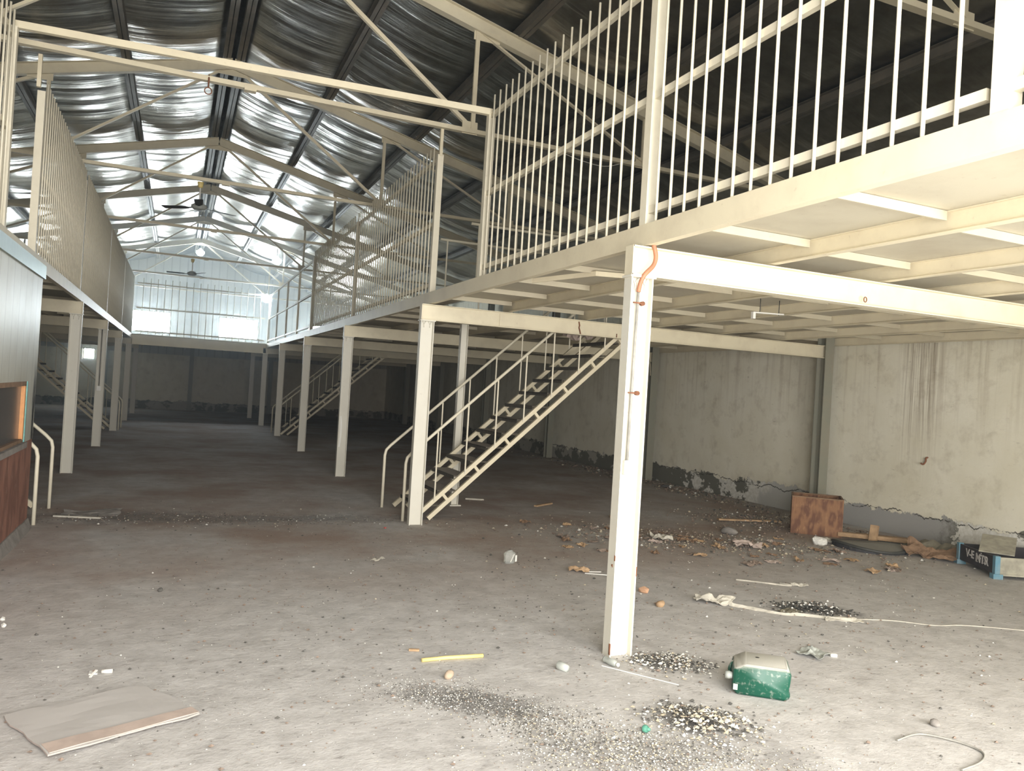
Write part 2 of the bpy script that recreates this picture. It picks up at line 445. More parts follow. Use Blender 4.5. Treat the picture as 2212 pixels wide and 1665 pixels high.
# roof lining: foil sagging between the purlins
PD = [0, 1.52, 3.06, 4.6, 6.15, 7.7, 9.0]
bm = BM()
ny = int((YB - YF) / .07)
for s in (-1, 1):
    us = []
    for a, b in zip(PD, PD[1:]):
        for k in range(8): us.append((a + (b - a) * k / 8, k / 8))
    us.append((PD[-1], 0))
    us = [q for q in us if q[0] <= (XWR - RX + .2 if s > 0 else RX - XWL + .2)]
    prev = None
    for j in range(ny + 1):
        y = YF + (YB - YF) * j / ny
        row = []
        st = (y % .56) / .56
        for d, t in us:
            sg = 4 * t * (1 - t)
            amp = .085 + .03 * noise.noise(V((s * d * .5, y * .55, 3)))
            z = RZ + .16 - SL * d - amp * sg - .014 * abs(math.sin(math.pi * st)) ** .5 * (.35 + sg) + .010 * noise.noise(V((s * d * .8, y * 3.1, 7))) * (.3 + sg)
            row.append(bm.verts.new((RX + s * d, y, z)))
        if prev:
            for k in range(len(us) - 1):
                f = bm.faces.new((prev[k], prev[k+1], row[k+1], row[k])); f.smooth = True
        prev = row
ceil = struct(finish('ceiling', bm, M['foil']))
sm = ceil.modifiers.new('Solidify', 'SOLIDIFY'); sm.thickness = .02; sm.offset = 1
# outer roof sheets
bm = BM()
for s, xe in ((-1, XWL - .4), (1, XWR + .4)):
    extr(bm, pB(.03, YB - YF + 1.0), (RX, (YF + YB) / 2, RZ + .30), (xe, (YF + YB) / 2, roofz(xe) + .30), up=(0, 1, 0))
struct(finish('trim_roof_sheet', bm, M['dark']))

# ------------------------------------------------------------------ purlins
def purlin(x, side, label):
    bm = BM(); z = roofz(x) + .07
    extr(bm, pC(.13, .055, .006, side), (x, YF, z), (x, YB, z))
    extr(bm, pC(.13, .055, .006, -side), (x - side * .012, YF, z), (x - side * .012, YB, z))
    tag(finish('roof_purlin', bm, M['purlin']), label, 'roof beam', 'roof purlins')
for s, w in ((-1, 'left'), (1, 'right')):
    purlin(RX + s * .11, s, 'dark roof purlin just %s of the ridge line' % w)
    for k, d in enumerate(PD[1:6]):
        if s < 0 and d > 7.6: continue
        purlin(RX + s * d, s, 'dark roof purlin on the %s slope, %s one down from the ridge pair' % (w, ORD[k]))

# ------------------------------------------------------------------ trusses
def rod(bm, a, b, w=.045): extr(bm, pL(w), a, b)
TZ = 4.63
def make_truss():
    root = thing('roof_truss', '', 'roof truss', (0, 0, 0), 0, 'roof trusses')
    for s in (-1, 1):
        xe = XWR - .02 if s > 0 else XWL + .02
        bm = BM()
        extr(bm, pI(.17, .1, .009, .007), (RX, 0, RZ - .09), (xe, 0, roofz(xe) - .09))
        finish('rafter', bm, M['beam'], root)
    bm = BM(); extr(bm, pB(.07, .05), (XWL + .55, 0, TZ), (XWR - 1.2, 0, TZ + .02))
    box(bm, (RX - .06, -.04, TZ - .035), (RX + .06, .04, TZ + .035))
    finish('tie_beam', bm, M['cream'], root)
    for s in (-1, 1):
        x = RX + s * 2.5; x2 = RX + s * 4.87
        bm = BM(); extr(bm, pB(.05, .03), (x, 0, TZ), (x, 0, roofz(x) - .17), up=(0, 1, 0)); finish('strut', bm, M['cream'], root)
        bm = BM(); rod(bm, (x, .02, TZ + .04), (RX + s * .12, .02, RZ - .2)); finish('brace', bm, M['cream'], root)
        bm = BM(); rod(bm, (x + s * .06, .02, roofz(x) - .2), (x2, .02, TZ + .05)); finish('brace', bm, M['cream'], root)
        bm = BM(); extr(bm, pB(.05, .03), (x2, 0, TZ), (x2, 0, roofz(x2) - .17), up=(0, 1, 0)); finish('strut', bm, M['cream'], root)
        zt = roofz(x) - .18
        for p, q in (((x - (.13 if s > 0 else .06), -.005, TZ - .02), (x + (.06 if s > 0 else .13), .005, TZ + .13)),
                     ((min(x - s * .05, x + s * .28), -.005, zt - .09), (max(x - s * .05, x + s * .28), .005, zt + .03)),
                     ((x2 - .11, -.005, TZ - .02), (x2 + .11, .005, TZ + .12))):
            bm = BM(); box(bm, p, q); finish('gusset_plate', bm, M['cream'], root)
    bm = BM(); box(bm, (RX - .22, -.006, RZ - .27), (RX + .22, .006, RZ - .16)); finish('gusset_plate', bm, M['cream'], root)
    return root
t0 = make_truss()
tl = ['cream steel roof truss nearest the camera, mostly above the top of the frame',
      'cream steel roof truss above the gap in the railings, second from the camera',
      'cream steel roof truss third from the camera, carrying the nearer ceiling fan',
      'cream steel roof truss fourth from the camera, midway down the hall',
      'cream steel roof truss fifth from the camera, carrying the farther ceiling fan',
      'cream steel roof truss sixth from the camera, above the front of the far gallery',
      'cream steel roof truss farthest from the camera, close to the end wall']
for i in range(7):
    t = t0 if i == 0 else copy_tree(t0)
    t.location = (0, Y(i + 1), 0); t['label'] = tl[i]

# ------------------------------------------------------------------ columns
CH = 2.37
def make_column(h, name, w=.16, d=.085, mat='column'):
    root = thing(name, '', 'column')
    bm = BM(); extr(bm, pI(w, d, .010, .007), (0, 0, .0), (0, 0, h), up=(1, 0, 0)); finish('shaft', bm, M[mat], root)
    bm = BM(); box(bm, (-w/2 - .012, -d/2 - .012, h - .012), (w/2 + .012, d/2 + .012, h)); finish('cap_plate', bm, M[mat], root)
    bm = BM()
    for x in (-w*.22, w*.22):   # welded stiffeners under the cap
        path_tube(bm, [(x - w*.11, -.012, h-.014), (x - .01, -.014, h-.03), (x, -.014, h-.05), (x, -.014, h-.085)], .004, 6)
        path_tube(bm, [(x + w*.11, -.012, h-.014), (x + .01, -.014, h-.03), (x, -.014, h-.05)], .004, 6)
    finish('stiffener', bm, M[mat], root)
    return root
c0 = make_column(CH, 'steel_column'); c0['group'] = 'mezzanine columns'
desc = ['tall white steel column in the foreground holding the mezzanine corner',
        'white steel column at the foot of the near right staircase',
        'white steel column with a pale paint smear, third along the right mezzanine edge',
        'white steel column with small dark marks, fourth along the right mezzanine edge',
        'slim looking white column fifth along the right mezzanine edge, before the far stair foot',
        'steel column with a faint red mark at the right corner of the far gallery',
        'steel column in the gloom under the far gallery, right side']
for i in range(7):
    c = c0 if i == 0 else copy_tree(c0)
    c.location = (XR - .02, Y(i + 1), 0); c['label'] = desc[i]
desc = ['white steel column nearest on the left side, just beyond the cabin stair rails',
        'white steel column with a switch conduit, second along the left mezzanine edge',
        'white steel column third along the left mezzanine edge',
        'white steel column at the left corner of the far gallery',
        'steel column in the gloom under the far gallery, left side']
for i in range(5):
    c = copy_tree(c0); c.location = (XL - .05, Y(i + 3), 0); c['label'] = desc[i]
# paint marks on columns
bm = BM(); zz = [1.02, .95, .85, .72, .6, .5]; xx = [-.045, -.035, -.028, -.028, -.032, -.045]
for k in range(5):
    a = (xx[k], zz[k]); b = (xx[k+1], zz[k+1])
    f = bm.verts.new((XR-.02+a[0]-.014, Y(3)-.006, a[1])), bm.verts.new((XR-.02+a[0]+.014, Y(3)-.006, a[1])), bm.verts.new((XR-.02+b[0]+.014, Y(3)-.006, b[1])), bm.verts.new((XR-.02+b[0]-.014, Y(3)-.006, b[1]))
    bm.faces.new(f)
o3 = [o for o in COL.objects if o.get('label', '').startswith('white steel column with a pale')][0]
pm = finish('paint_smear', bm, M['white_pl'], o3); pm.data.transform(Matrix.Translation((-(XR-.02), -Y(3), 0))); pm['label'] = 'whitish paint smear'
sm = pm.modifiers.new('Solidify', 'SOLIDIFY'); sm.thickness = .002

c1_ = [o for o in COL.objects if o.get('label', '') == 'tall white steel column in the foreground holding the mezzanine corner'][0]
for p_, q_ in (((-.0825, -.044, .02), (-.076, -.03, .09)), ((-.0825, -.044, .60), (-.078, -.034, .63)), ((-.083, -.02, .56), (-.079, -.005, .575)), ((.076, -.0445, .50), (.0815, -.04, .56))):
    bm = BM(); box(bm, p_, q_); bmesh.ops.subdivide_edges(bm, edges=bm.edges[:], cuts=2)
    for v in bm.verts: v.co.z += .008 * noise.noise(v.co * 90)
    finish('rust_spot', bm, M['rust'], c1_)['label'] = 'rust spot'
# wall columns and stair post
def wall_column(x, y, h, label, w=.16):
    bm = BM(); extr(bm, pI(.17, w, .012, .008), (x, y, 0), (x, y, h), up=(0, 1, 0))
    tag(finish('wall_column', bm, M['greywall']), label, 'column', 'wall columns')
for i in range(2, 8):
    wall_column(XWR - .22, Y(i), roofz(XWR - .2) - .19, 'dull grey wall column %s' % (
        ['', '', 'behind the rusty plywood box, against the right wall', 'against the right wall, second beyond the plywood box',
         'against the right wall in the dark, third one along', 'against the right wall, fourth one along in deep shade',
         'against the right wall, fifth one along below the far gallery', 'against the right wall nearest the end wall'][i]))
for i in range(3, 8):
    wall_column(XWL + .2, Y(i), roofz(XWL + .2) - .19, 'dull grey wall column on the left wall in the dark, %s one along' % ORD[i - 3])
wall_column(RX, YB - .15, roofz(RX) - .25, 'dark end wall column in the middle of the gable between the two bright windows')
wall_column(3.75, YB - .15, roofz(3.75) - .25, 'dark end wall column right of the right-hand bright window')
wall_column(-2.7, YB - .15, roofz(-2.7) - .25, 'dark end wall column left of the left-hand bright window')

# ------------------------------------------------------------------ mezzanine
def support_beam(xa, xb, y, label):
    root = thing('support_beam', label, 'beam', (0, y, 0), 0, 'mezzanine cross beams')
    bm = BM(); extr(bm, pI(.185, .09, .009, .008), (xa, 0, CH + .093), (xb, 0, CH + .093)); finish('beam_section', bm, M['beam'], root)
    bm = BM(); box(bm, (xa - .002 if xa > 0 else xb - .006, -.045, CH), (xa + .006 if xa > 0 else xb + .002, .045, CH + .185)); finish('end_plate', bm, M['beam'], root)
    return root
bl = ['bright cream cross beam resting on the foreground column', 'cream cross beam over the near staircase with a rust streak',
      'cream cross beam on the third right column', 'cream cross beam on the fourth right column', 'cream cross beam on the fifth right column',
      'cream cross beam on the sixth right column under the gallery corner', 'cream cross beam deep under the right rear corner']
for i in range(7): support_beam(XR - .1, XWR - .12, Y(i + 1), bl[i])
ll = ['cream cross beam on the nearest left column', 'cream cross beam on the second left column', 'cream cross beam on the third left column',
      'cream cross beam on the left gallery column', 'cream cross beam deep under the left rear corner']
for i in range(5): support_beam(XWL + .1, XL + .03, Y(i + 3), ll[i])
# rust streak and joint on second beam
b1_ = [o for o in COL.objects if o.get('label', '') == bl[0]][0]
bm = BM(); path_tube(bm, [(4.49 + .014 * math.cos(t), -.046 + .001, 2.415 + .018 * math.sin(t)) for t in [2 * math.pi * k / 12 for k in range(13)]], .004, 6)
finish('bolt_hole', bm, M['rust'], b1_)
b2 = [o for o in COL.objects if o.get('label', '') == bl[1]][0]
bm = BM(); path_tube(bm, [(4.60, -.012, CH+.165), (4.612, -.013, CH+.12), (4.605, -.013, CH+.09), (4.62, -.013, CH+.05), (4.63, -.013, CH+.012)], .009, 5)
path_tube(bm, [(5.16, -.012, CH+.06), (5.16, -.012, CH+.012)], .006, 5)
bm_ = BM(); box(bm_, (3.52, -.012, CH + .02), (3.88, -.004, CH + .165)); finish('splice_plate', bm_, M['beam'], b2)
finish('rust_streak', bm, M['rust'], b2)['label'] = 'brown rust streaks'
bm = BM(); path_tube(bm, [(6.95, -.05, CH+.17), (7.0, -.075, CH+.09), (6.98, -.08, CH-.02), (6.9, -.07, CH-.1)], .008, 6)
tag(finish('dangling_cable', bm, M['dark']), 'short dark cable hanging over the second cross beam', 'cable')
bm = BM()
for k, (x, z) in enumerate([(4.95, 2.25), (4.97, 2.0), (5.02, 1.9), (5.03, 1.78)]): pass
path_tube(bm, [(5.55, 8.5, 2.37), (5.56, 8.5, 2.2), (5.6, 8.5, 2.05), (5.61, 8.5, 1.92)], .012, 6, r2=.007)
tag(finish('hanging_strip', bm, M['olive']), 'dark torn strip hanging behind the foreground column', 'strip')

def mezz(name, label, x0, x1, y0, y1, edge_side, hole=None, full_nogs=True):
    """deck on joists running along the hall, short noggins between them"""
    root = thing(name, label, 'mezzanine floor')
    bm = BM()
    if hole:
        for hx0, hx1, hy0, hy1 in [hole[0]]: pass
        ys = [y0]
        for h in hole: ys += [h[2], h[3]]
        ys.append(y1)
        for k in range(0, len(ys), 2): box(bm, (x0, ys[k], ZD - .022), (x1, ys[k+1], ZD))
        for h in hole:
            if h[0] > x0: box(bm, (x0, h[2], ZD - .022), (h[0], h[3], ZD))
            if h[1] < x1: box(bm, (h[1], h[2], ZD - .022), (x1, h[3], ZD))
    else: box(bm, (x0, y0, ZD - .022), (x1, y1, ZD))
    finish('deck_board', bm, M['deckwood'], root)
    bm = BM(); ex = x0 if edge_side < 0 else x1
    extr(bm, pC(.135, .05, .006, -edge_side if edge_side < 0 else 1), (ex, y0, ZD - .0675), (ex, y1, ZD - .0675)) if edge_side < 0 else extr(bm, pC(.135, .05, .006, -1), (ex, y0, ZD - .0675), (ex, y1, ZD - .0675))
    box(bm, (ex - .006, y0, ZD - .135), (ex + .006, y1, ZD + .002))
    finish('edge_channel', bm, M['cream'], root)
    js = []
    n = int(round((x1 - x0) / 1.03)); sgn = 1 if edge_side < 0 else -1
    for k in range(1, n + 1):
        x = ex + sgn * (x1 - x0) * k / n - sgn * .045; js.append(x)
        segs = [(y0, y1)]
        if hole:
            for h in hole:
                if h[0] < x < h[1]: segs = [s2 for s in segs for s2 in ((s[0], min(s[1], h[2])), (max(s[0], h[3]), s[1])) if s2[1] - s2[0] > .05]
        for a, b in segs:
            bm = BM(); extr(bm, pI(.112, .05, .006, .005), (x, a, ZD - .079), (x, b, ZD - .079)); finish('joist', bm, M['cream'], root)
    return root, [ex] + js
HR = [(3.15, 5.85, 8.84, 9.98), (3.15, 5.85, 22.35, 23.49)]
HL = [(-4.75, -1.95, 8.84, 9.98), (-4.75, -1.95, 22.35, 23.49)]
mr, jr = mezz('mezzanine_floor', 'right-hand cream steel mezzanine floor over the foreground column', XR, XWR - .02, YF + .05, YB - .02, -1, HR)
ml, jl = mezz('mezzanine_floor', 'left-hand cream steel mezzanine floor above the cabin', XWL + .02, XL, YF + .05, YB - .02, 1, HL)
# noggins of the right floor
bm0 = BM(); extr(bm0, pB(.02, .055), (0, 0, 0), (.86, 0, 0)); nog = None
cnt = 0; stuff = BM()
ynog = []
y = -1.0
while y < YB - .5:
    if min(abs(y - Y(i)) for i in range(1, 8)) > .15: ynog.append(y)
    y += .95
cand = []
for k, (xa, xb) in enumerate(zip(jr, jr[1:])):
    for q, yy in enumerate(ynog):
        y2 = yy + (.02 if k % 2 == 0 else .05 + .1 * (k % 3))
        if any(h[0] - .1 < (xa + xb) / 2 < h[1] + .1 and h[2] - .05 < y2 < h[3] + .05 for h in HR): continue
        cand.append((y2 + k * .4, xa, xb, y2))
cand.sort()
for rank, (_, xa, xb, y2) in enumerate(cand):
    z = ZD - .05
    if y2 < 1.4: rank = 999
    if cnt < 95 and rank != 999:
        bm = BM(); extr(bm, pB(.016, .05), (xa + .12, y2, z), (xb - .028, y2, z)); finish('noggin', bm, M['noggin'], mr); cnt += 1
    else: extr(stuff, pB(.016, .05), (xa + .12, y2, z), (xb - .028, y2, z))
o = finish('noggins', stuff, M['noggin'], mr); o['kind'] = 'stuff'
bm = BM()
for xa, xb in zip(jl, jl[1:]):
    for yy in ynog:
        if yy > 8.2 and not any(h[2] - .05 < yy < h[3] + .05 for h in HL): extr(bm, pB(.016, .05), (xa - .028, yy, ZD - .05), (xb + .12, yy, ZD - .05))
o = finish('noggins', bm, M['cream'], ml); o['kind'] = 'stuff'
# far gallery between the two
fg = thing('gallery_floor', 'far gallery floor crossing the hall below the two bright windows', 'mezzanine floor')
bm = BM(); box(bm, (XL + .01, Y(6), ZD - .022), (XR - .01, YB - .02, ZD)); finish('deck_board', bm, M['deckwood'], fg)
bm = BM(); extr(bm, pI(.30, .1, .01, .008), (XL + .01, Y(6), ZD - .18), (XR - .01, Y(6), ZD - .18)); finish('edge_beam', bm, M['cream'], fg)
for k in range(4):
    bm = BM(); x = XL + .8 * (k + 1); extr(bm, pI(.112, .05, .006, .005), (x, Y(6) + .06, ZD - .079), (x, YB - .05, ZD - .079)); finish('joist', bm, M['cream'], fg)

# ------------------------------------------------------------------ railings
bm = BM(); extr(bm, pR(.0115, 8), (0, 0, .005), (0, 0, 1.745), up=(0, 1, 0))
for f in bm.faces: f.smooth = len(f.verts) == 4
bar_me = None
def railing(p0, p1, label, spacing=.14, posts=(1, 1), out=(-1, 0), ztop=1.6, bars=True, post_h=(None, None), mids=0):
    """p0,p1 on the deck edge; out = side of the bars"""
    global bar_me
    root = thing('safety_railing', label, 'railing', (p0[0], p0[1], ZD), 0, 'mezzanine railings')
    d = V((p1[0] - p0[0], p1[1] - p0[1], 0)); Ln = d.length; d.normalize(); o_ = V((out[0], out[1], 0))
    up = (0, 1, 0) if abs(d.x) > .5 else (1, 0, 0)
    inn = -o_ * .035
    for k, has in enumerate(posts):
        if not has: continue
        h = post_h[k] or ztop + .02
        c = d * (0.0 if k == 0 else Ln) + inn
        bm = BM(); extr(bm, pB(.07, .07), (c.x, c.y, 0), (c.x, c.y, h), up=(1, 0, 0)); finish('post', bm, M['bar'], root)
    for m_ in range(mids):
        c = d * Ln * (m_ + 1) / (mids + 1) + inn
        bm = BM(); extr(bm, pB(.05, .05), (c.x, c.y, 0), (c.x, c.y, ztop), up=(1, 0, 0)); finish('post', bm, M['bar'], root)
    for z in (.095, .82, ztop - .02):
        a = d * .035 + inn; b = d * (Ln - .035) + inn
        bm = BM(); extr(bm, pB(.035, .045), (a.x, a.y, z), (b.x, b.y, z)); finish('rail', bm, M['bar'], root)
    if bars:
        n = int(round((Ln - .1) / spacing)); n = max(n, 1)
        for k in range(1, n):
            c = d * (Ln * k / n) + inn * .18
            if bar_me is None:
                b_ = BM(); extr(b_, pR(.009, 8), (0, 0, .003), (0, 0, 1.745), up=(0, 1, 0))
                for f in b_.faces: f.smooth = len(f.verts) == 4
                ob = finish('bar', b_, M['bar'], root); bar_me = ob.data
            else:
                ob = bpy.data.objects.new('bar', bar_me); COL.objects.link(ob); ob.parent = root
            ob.location = (c.x, c.y, 0)
    return root
railing((XR, -.55), (XR, 1.87), 'cream bar railing nearest the camera at the top right corner', posts=(1, 1), post_h=(2.2, 2.2))
railing((XR, 1.90), (XR, 4.19), 'cream bar railing between the two thick posts above the foreground column', posts=(0, 1), post_h=(None, 2.2))
railing((XR, 4.21), (XR, 7.10), 'cream bar railing ending at the opening in the right mezzanine edge', posts=(0, 1))
railing((XR, 8.72), (XR, 13.16), 'cream bar railing starting beyond the opening in the right mezzanine edge', posts=(1, 1))
railing((XR, 13.18), (XR, 17.66), 'cream bar railing of the right mezzanine, last one with close bars', posts=(0, 1))
railing((XR, 17.68), (XR, Y(6)), 'open three-rail railing at the far end of the right mezzanine', posts=(0, 1), bars=False, mids=3)
railing((XL, 4.6), (XL, 7.55), 'cream bar railing at the top left corner of the photo', posts=(0, 1), out=(1, 0), post_h=(None, 1.66))
railing((XL, 9.05), (XL, 12.97), 'cream bar railing starting beyond the opening in the left mezzanine edge', posts=(1, 1), out=(1, 0))
railing((XL, 13.02), (XL, 17.6), 'second cream bar railing along the left mezzanine beyond the opening', posts=(0, 1), out=(1, 0))
railing((XL, 17.64), (XL, 22.1), 'third cream bar railing along the left mezzanine beyond the opening', posts=(0, 1), out=(1, 0))
railing((XL, 22.14), (XL, Y(6)), 'last bar railing of the left mezzanine before the far gallery', posts=(0, 1), out=(1, 0))
railing((XL + .05, Y(6)), (XR - .05, Y(6)), 'thin bar railing along the front of the far gallery', spacing=.2, posts=(0, 0), out=(0, -1))
# cross bar between the post tops at the openings, and hangers to the tie beam
bm = BM(); extr(bm, pB(.05, .06), (XL - .035, 7.60, 4.40), (XR + .035, 7.08, 4.315))
tag(finish('cross_bar', bm, M['cream']), 'thick cream bar spanning the hall between the left and right railing posts', 'bar')
for x, y, l in ((XL - .035, 8.85, 'left'), (XR + .035, 8.7, 'right')):
    bm = BM(); extr(bm, pB(.04, .035), (x, y, 4.30), (x, y, 4.62), up=(1, 0, 0))
    tag(finish('hanger_strap', bm, M['cream']), 'short cream hanger joining the %s railing post to the roof tie' % l, 'hanger', 'post hangers')
bm = BM(); path_tube(bm, [(.12, 8.655, 4.68), (.12, 8.61, 4.63), (.12, 8.63, 4.55)], .009, 6)
path_tube(bm, [(.12 + .035 * math.cos(t), 8.63, 4.51 + .035 * math.sin(t)) for t in [2 * math.pi * k / 12 for k in range(13)]], .006, 6)
tag(finish('hook_ring', bm, M['rust']), 'small ring hook hanging from the second roof tie', 'hook')

# ------------------------------------------------------------------ stairs
def make_stairs():
    root = thing('staircase', '', 'staircase')
    slope = .90; ang = math.atan(slope); W = .95; n = 14
    xl = .28; gap = .165            # lower chord meets the floor at xl; vertical gap of the two chords
    nx, nz = -math.sin(ang), math.cos(ang); g = gap * nz
    zt = ZD - .03
    for yy in (0, W):
        bm = BM()
        extr(bm, pB(.045, .05), (xl + .02, yy, .022), (xl + zt / slope, yy, zt))
        extr(bm, pB(.045, .05), (xl - gap / slope + .03, yy, .03), (xl + (zt - gap) / slope, yy, zt))
        s = .35
        while True:
            px, pz = xl + math.cos(ang) * s, math.sin(ang) * s
            if pz + nz * g > zt - .05: break
            extr(bm, pB(.035, .05), (px, yy, pz), (px + nx * g, yy, pz + nz * g), up=(0, 1, 0))
            s += .52
        finish('stringer', bm, M['cream'], root)
    for k in range(n):
        z = (k + 1) * ZD / (n + 1); x = xl - gap / slope + z / slope + .02
        bm = BM(); box(bm, (x - .11, .025, z - .016), (x + .13, W - .025, z)); box(bm, (x - .11, .025, z - .045), (x - .105, W - .025, z))
        finish('tread', bm, M['tread'], root)
    for yy in (-.03, W + .03):
        bm = BM(); h = .78
        pts = [(-.02, yy, .0), (-.02, yy, h - .1), (-.005, yy, h - .03), (.05, yy, h + .03)]
        xt = 3.0
        pts += [(xt, yy, h + .03 + (xt - .05) * slope)]
        path_tube(bm, [pts[0], pts[1], pts[2], pts[3], pts[4]], .019, 8)
        finish('handrail', bm, M['bar'], root)
        k = 0; x = .36
        while x < 2.95:
            zb = (x - xl) * slope + gap; zr = h + .03 + (x - .05) * slope
            bm = BM(); extr(bm, pR(.010, 8), (x, yy, zb), (x, yy, zr), up=(0, 1, 0)); finish('baluster', bm, M['bar'], root)
            x += .37
    return root
s0 = make_stairs(); s0.location = (2.56, 8.93, 0); s0['group'] = 'steel stairs'
s0['label'] = 'open steel staircase climbing right behind the second column'
s1 = copy_tree(s0); s1.location = (2.62, 22.45, 0); s1['label'] = 'dim steel staircase climbing right far down the hall'
s2 = copy_tree(s0); s2.location = (-1.24, 8.93, 0); s2.scale = (-1, 1, 1); s2['label'] = 'steel staircase with only its foot rails showing beside the cabin'
s3 = copy_tree(s0); s3.location = (-1.34, 22.45, 0); s3.scale = (-1, 1, 1); s3['label'] = 'dark steel staircase climbing left behind the left columns'
bm = BM(); extr(bm, pI(.10, .08, .008, .006), (3.58, 10.06, 0), (3.58, 10.06, ZD - .14), up=(1, 0, 0)); box(bm, (3.5, 9.98, 0), (3.66, 10.14, .015))
tag(finish('stair_post', bm, M['column']), 'slim grey post standing behind the near right staircase', 'column')
# stairwell guard rails on the deck
for (x0, x1, y0, y1), lab in ((HR[0], 'low rail around the stairwell opening above the near right staircase'),):
    root = thing('stairwell_rail', lab, 'railing', (0, 0, ZD))
    for yy in (y0 - .03, y1 + .03):
        bm = BM(); path_tube(bm, [(x0, yy, .9), (x1, yy, .9)], .017, 8); finish('rail', bm, M['bar'], root)
        for k in range(6):
            bm = BM(); x = x0 + .1 + (x1 - x0 - .2) * k / 5; extr(bm, pR(.011, 8), (x, yy, 0), (x, yy, .9), up=(0, 1, 0)); finish('baluster', bm, M['bar'], root)

# ------------------------------------------------------------------ cabin
cb = thing('site_cabin', 'panelled cabin with brown plywood base under the left mezzanine', 'cabin')
CX0 = -1.25; CYE = 8.74; WY0, WY1, WZ0, WZ1 = 6.2, 8.20, .88, 1.43
bm = BM()
box(bm, (CX0 - .06, YF + .3, .87), (CX0, WY0, 2.5)); box(bm, (CX0 - .06, WY1, .87), (CX0, CYE, 2.5)); box(bm, (CX0 - .06, WY0, WZ1), (CX0, WY1, 2.5))
box(bm, (-4.2, CYE - .06, .0), (CX0 - .06, CYE, 2.5))
finish('wall_panel', bm, M['panel'], cb)
bm = BM(); box(bm, (CX0 - .055, YF + .3, .09), (CX0 - .004, CYE - .002, .87)); finish('plywood_base', bm, M['cabin_ply'], cb)['label'] = 'reddish brown plywood base'
bm = BM()
pr = None
for k in range(60):
    y = 2.5 + (CYE - 2.5) * k / 59; w = .045 + .02 * noise.noise(V((y * 2.1, 0, 0))); z = .10 + .035 * noise.noise(V((y * 3, 5, 0)))
    r = [bm.verts.new((CX0 - .03, y, 0)), bm.verts.new((CX0 + w, y, 0)), bm.verts.new((CX0 + .008, y, z)), bm.verts.new((CX0 - .03, y, z))]
    if pr:
        for q in range(4): bm.faces.new((pr[q], pr[(q+1) % 4], r[(q+1) % 4], r[q]))
    pr = r
finish('base_flashing', bm, M['stonegrey'], cb)['label'] = 'crumpled grey flashing along the floor'
bm = BM(); box(bm, (-4.2, YF + .3, 2.5), (CX0 + .02, CYE + .02, 2.545)); finish('roof_panel', bm, M['panel'], cb)
bm = BM(); box(bm, (CX0 + .002, YF + .3, 2.42), (CX0 + .022, CYE + .02, 2.545)); finish('top_trim', bm, M['trimmetal'], cb)['label'] = 'shiny metal top trim'
wf = None
bm = BM()
box(bm, (CX0 - .06, WY1 - .05, WZ0 + .02), (CX0 + .004, WY1, WZ1 - .03))
wf = finish('window_frame', bm, M['orangewood'], cb); wf['label'] = 'orange varnished window jamb'
bm = BM(); box(bm, (CX0 - .06, WY0, WZ0), (CX0 + .002, WY1, WZ0 + .03)); box(bm, (CX0 - .06, WY0, WZ1 - .04), (CX0 + .004, WY1, WZ1)); finish('window_rail', bm, M['brownrag'], wf)
bm = BM(); box(bm, (CX0 - .035, WY0 + .05, WZ0 + .03), (CX0 - .028, WY1 - .05, WZ1 - .04)); finish('pane', bm, M['darkglass'], wf)
bm = BM(); box(bm, (CX0, WY0 - .05, WZ0 - .05), (CX0 + .035, WY1 + .02, WZ0)); finish('window_sill', bm, M['stonegrey'], cb)
bm = BM(); box(bm, (CX0, WY1 - .0, WZ0), (CX0 + .012, WY1 + .025, WZ1)); finish('edge_strip', bm, M['cyan'], cb)['label'] = 'thin teal strip beside the window'

# ------------------------------------------------------------------ fans and lamps
def make_fan():
    root = thing('ceiling_fan', '', 'fan', (0, 0, 0), 0, 'ceiling fans')
    bm = BM(); path_tube(bm, [(0, 0, .0), (0, 0, .36)], .012, 8); finish('down_rod', bm, M['white_pl'], root)
    bm = BM(); lathe(bm, [(.0, .36), (.05, .35), (.035, .27), (.014, .26)], 14); finish('canopy', bm, M['yellow'], root)
    bm = BM(); lathe(bm, [(0, -.09), (.08, -.085), (.12, -.05), (.12, -.02), (.06, .02), (.015, .03)], 18); finish('motor_housing', bm, M['greyplast'], root, True)
    for k in range(3):
        a = math.radians(k * 120 + 28); bm = BM()
        c, s = math.cos(a), math.sin(a)
        def P(r, w, z): return bm.verts.new((r * c - w * s, r * s + w * c, z))
        ring = [[P(r, -w, -.045 - w * .12), P(r, w, -.045 + w * .12), P(r, w, -.051 + w * .12), P(r, -w, -.051 - w * .12)] for r, w in ((.1, .02), (.17, .02), (.2, .05), (.35, .06), (.6, .065), (.615, .05))]
        for p, q in zip(ring, ring[1:]):
            for i in range(4): bm.faces.new((p[i], p[(i+1) % 4], q[(i+1) % 4], q[i]))
        bm.faces.new(ring[0][::-1]); bm.faces.new(ring[-1])
        finish('blade', bm, M['dark'], root)
    return root
f0 = make_fan(); f0.location = (.16, Y(3), 4.24); f0['label'] = 'three-blade ceiling fan hanging from the third roof tie'
f1 = copy_tree(f0); f1.location = (.20, Y(5), 4.24); f1.rotation_euler = (0, 0, .5); f1['label'] = 'smaller looking ceiling fan hanging farther off in front of the end wall'
def lamp(x, y, z, ztop, label):
    root = thing('hanging_lamp', label, 'lamp', (x, y, z), 0, 'hanging lamps')
    bm = BM(); path_tube(bm, [(0, 0, .09), (0, 0, ztop - z)], .009, 6); finish('cord', bm, M['dark'], root)
    bm = BM(); lathe(bm, [(.02, .15), (.04, .13), (.045, .08), (.03, .07)], 14); finish('socket', bm, M['greyplast'], root, True)
    bm = BM(); lathe(bm, [(0, -.17), (.08, -.15), (.145, -.07), (.145, .0), (.04, .07)], 16); finish('bulb', bm, M['bulb'], root, True)
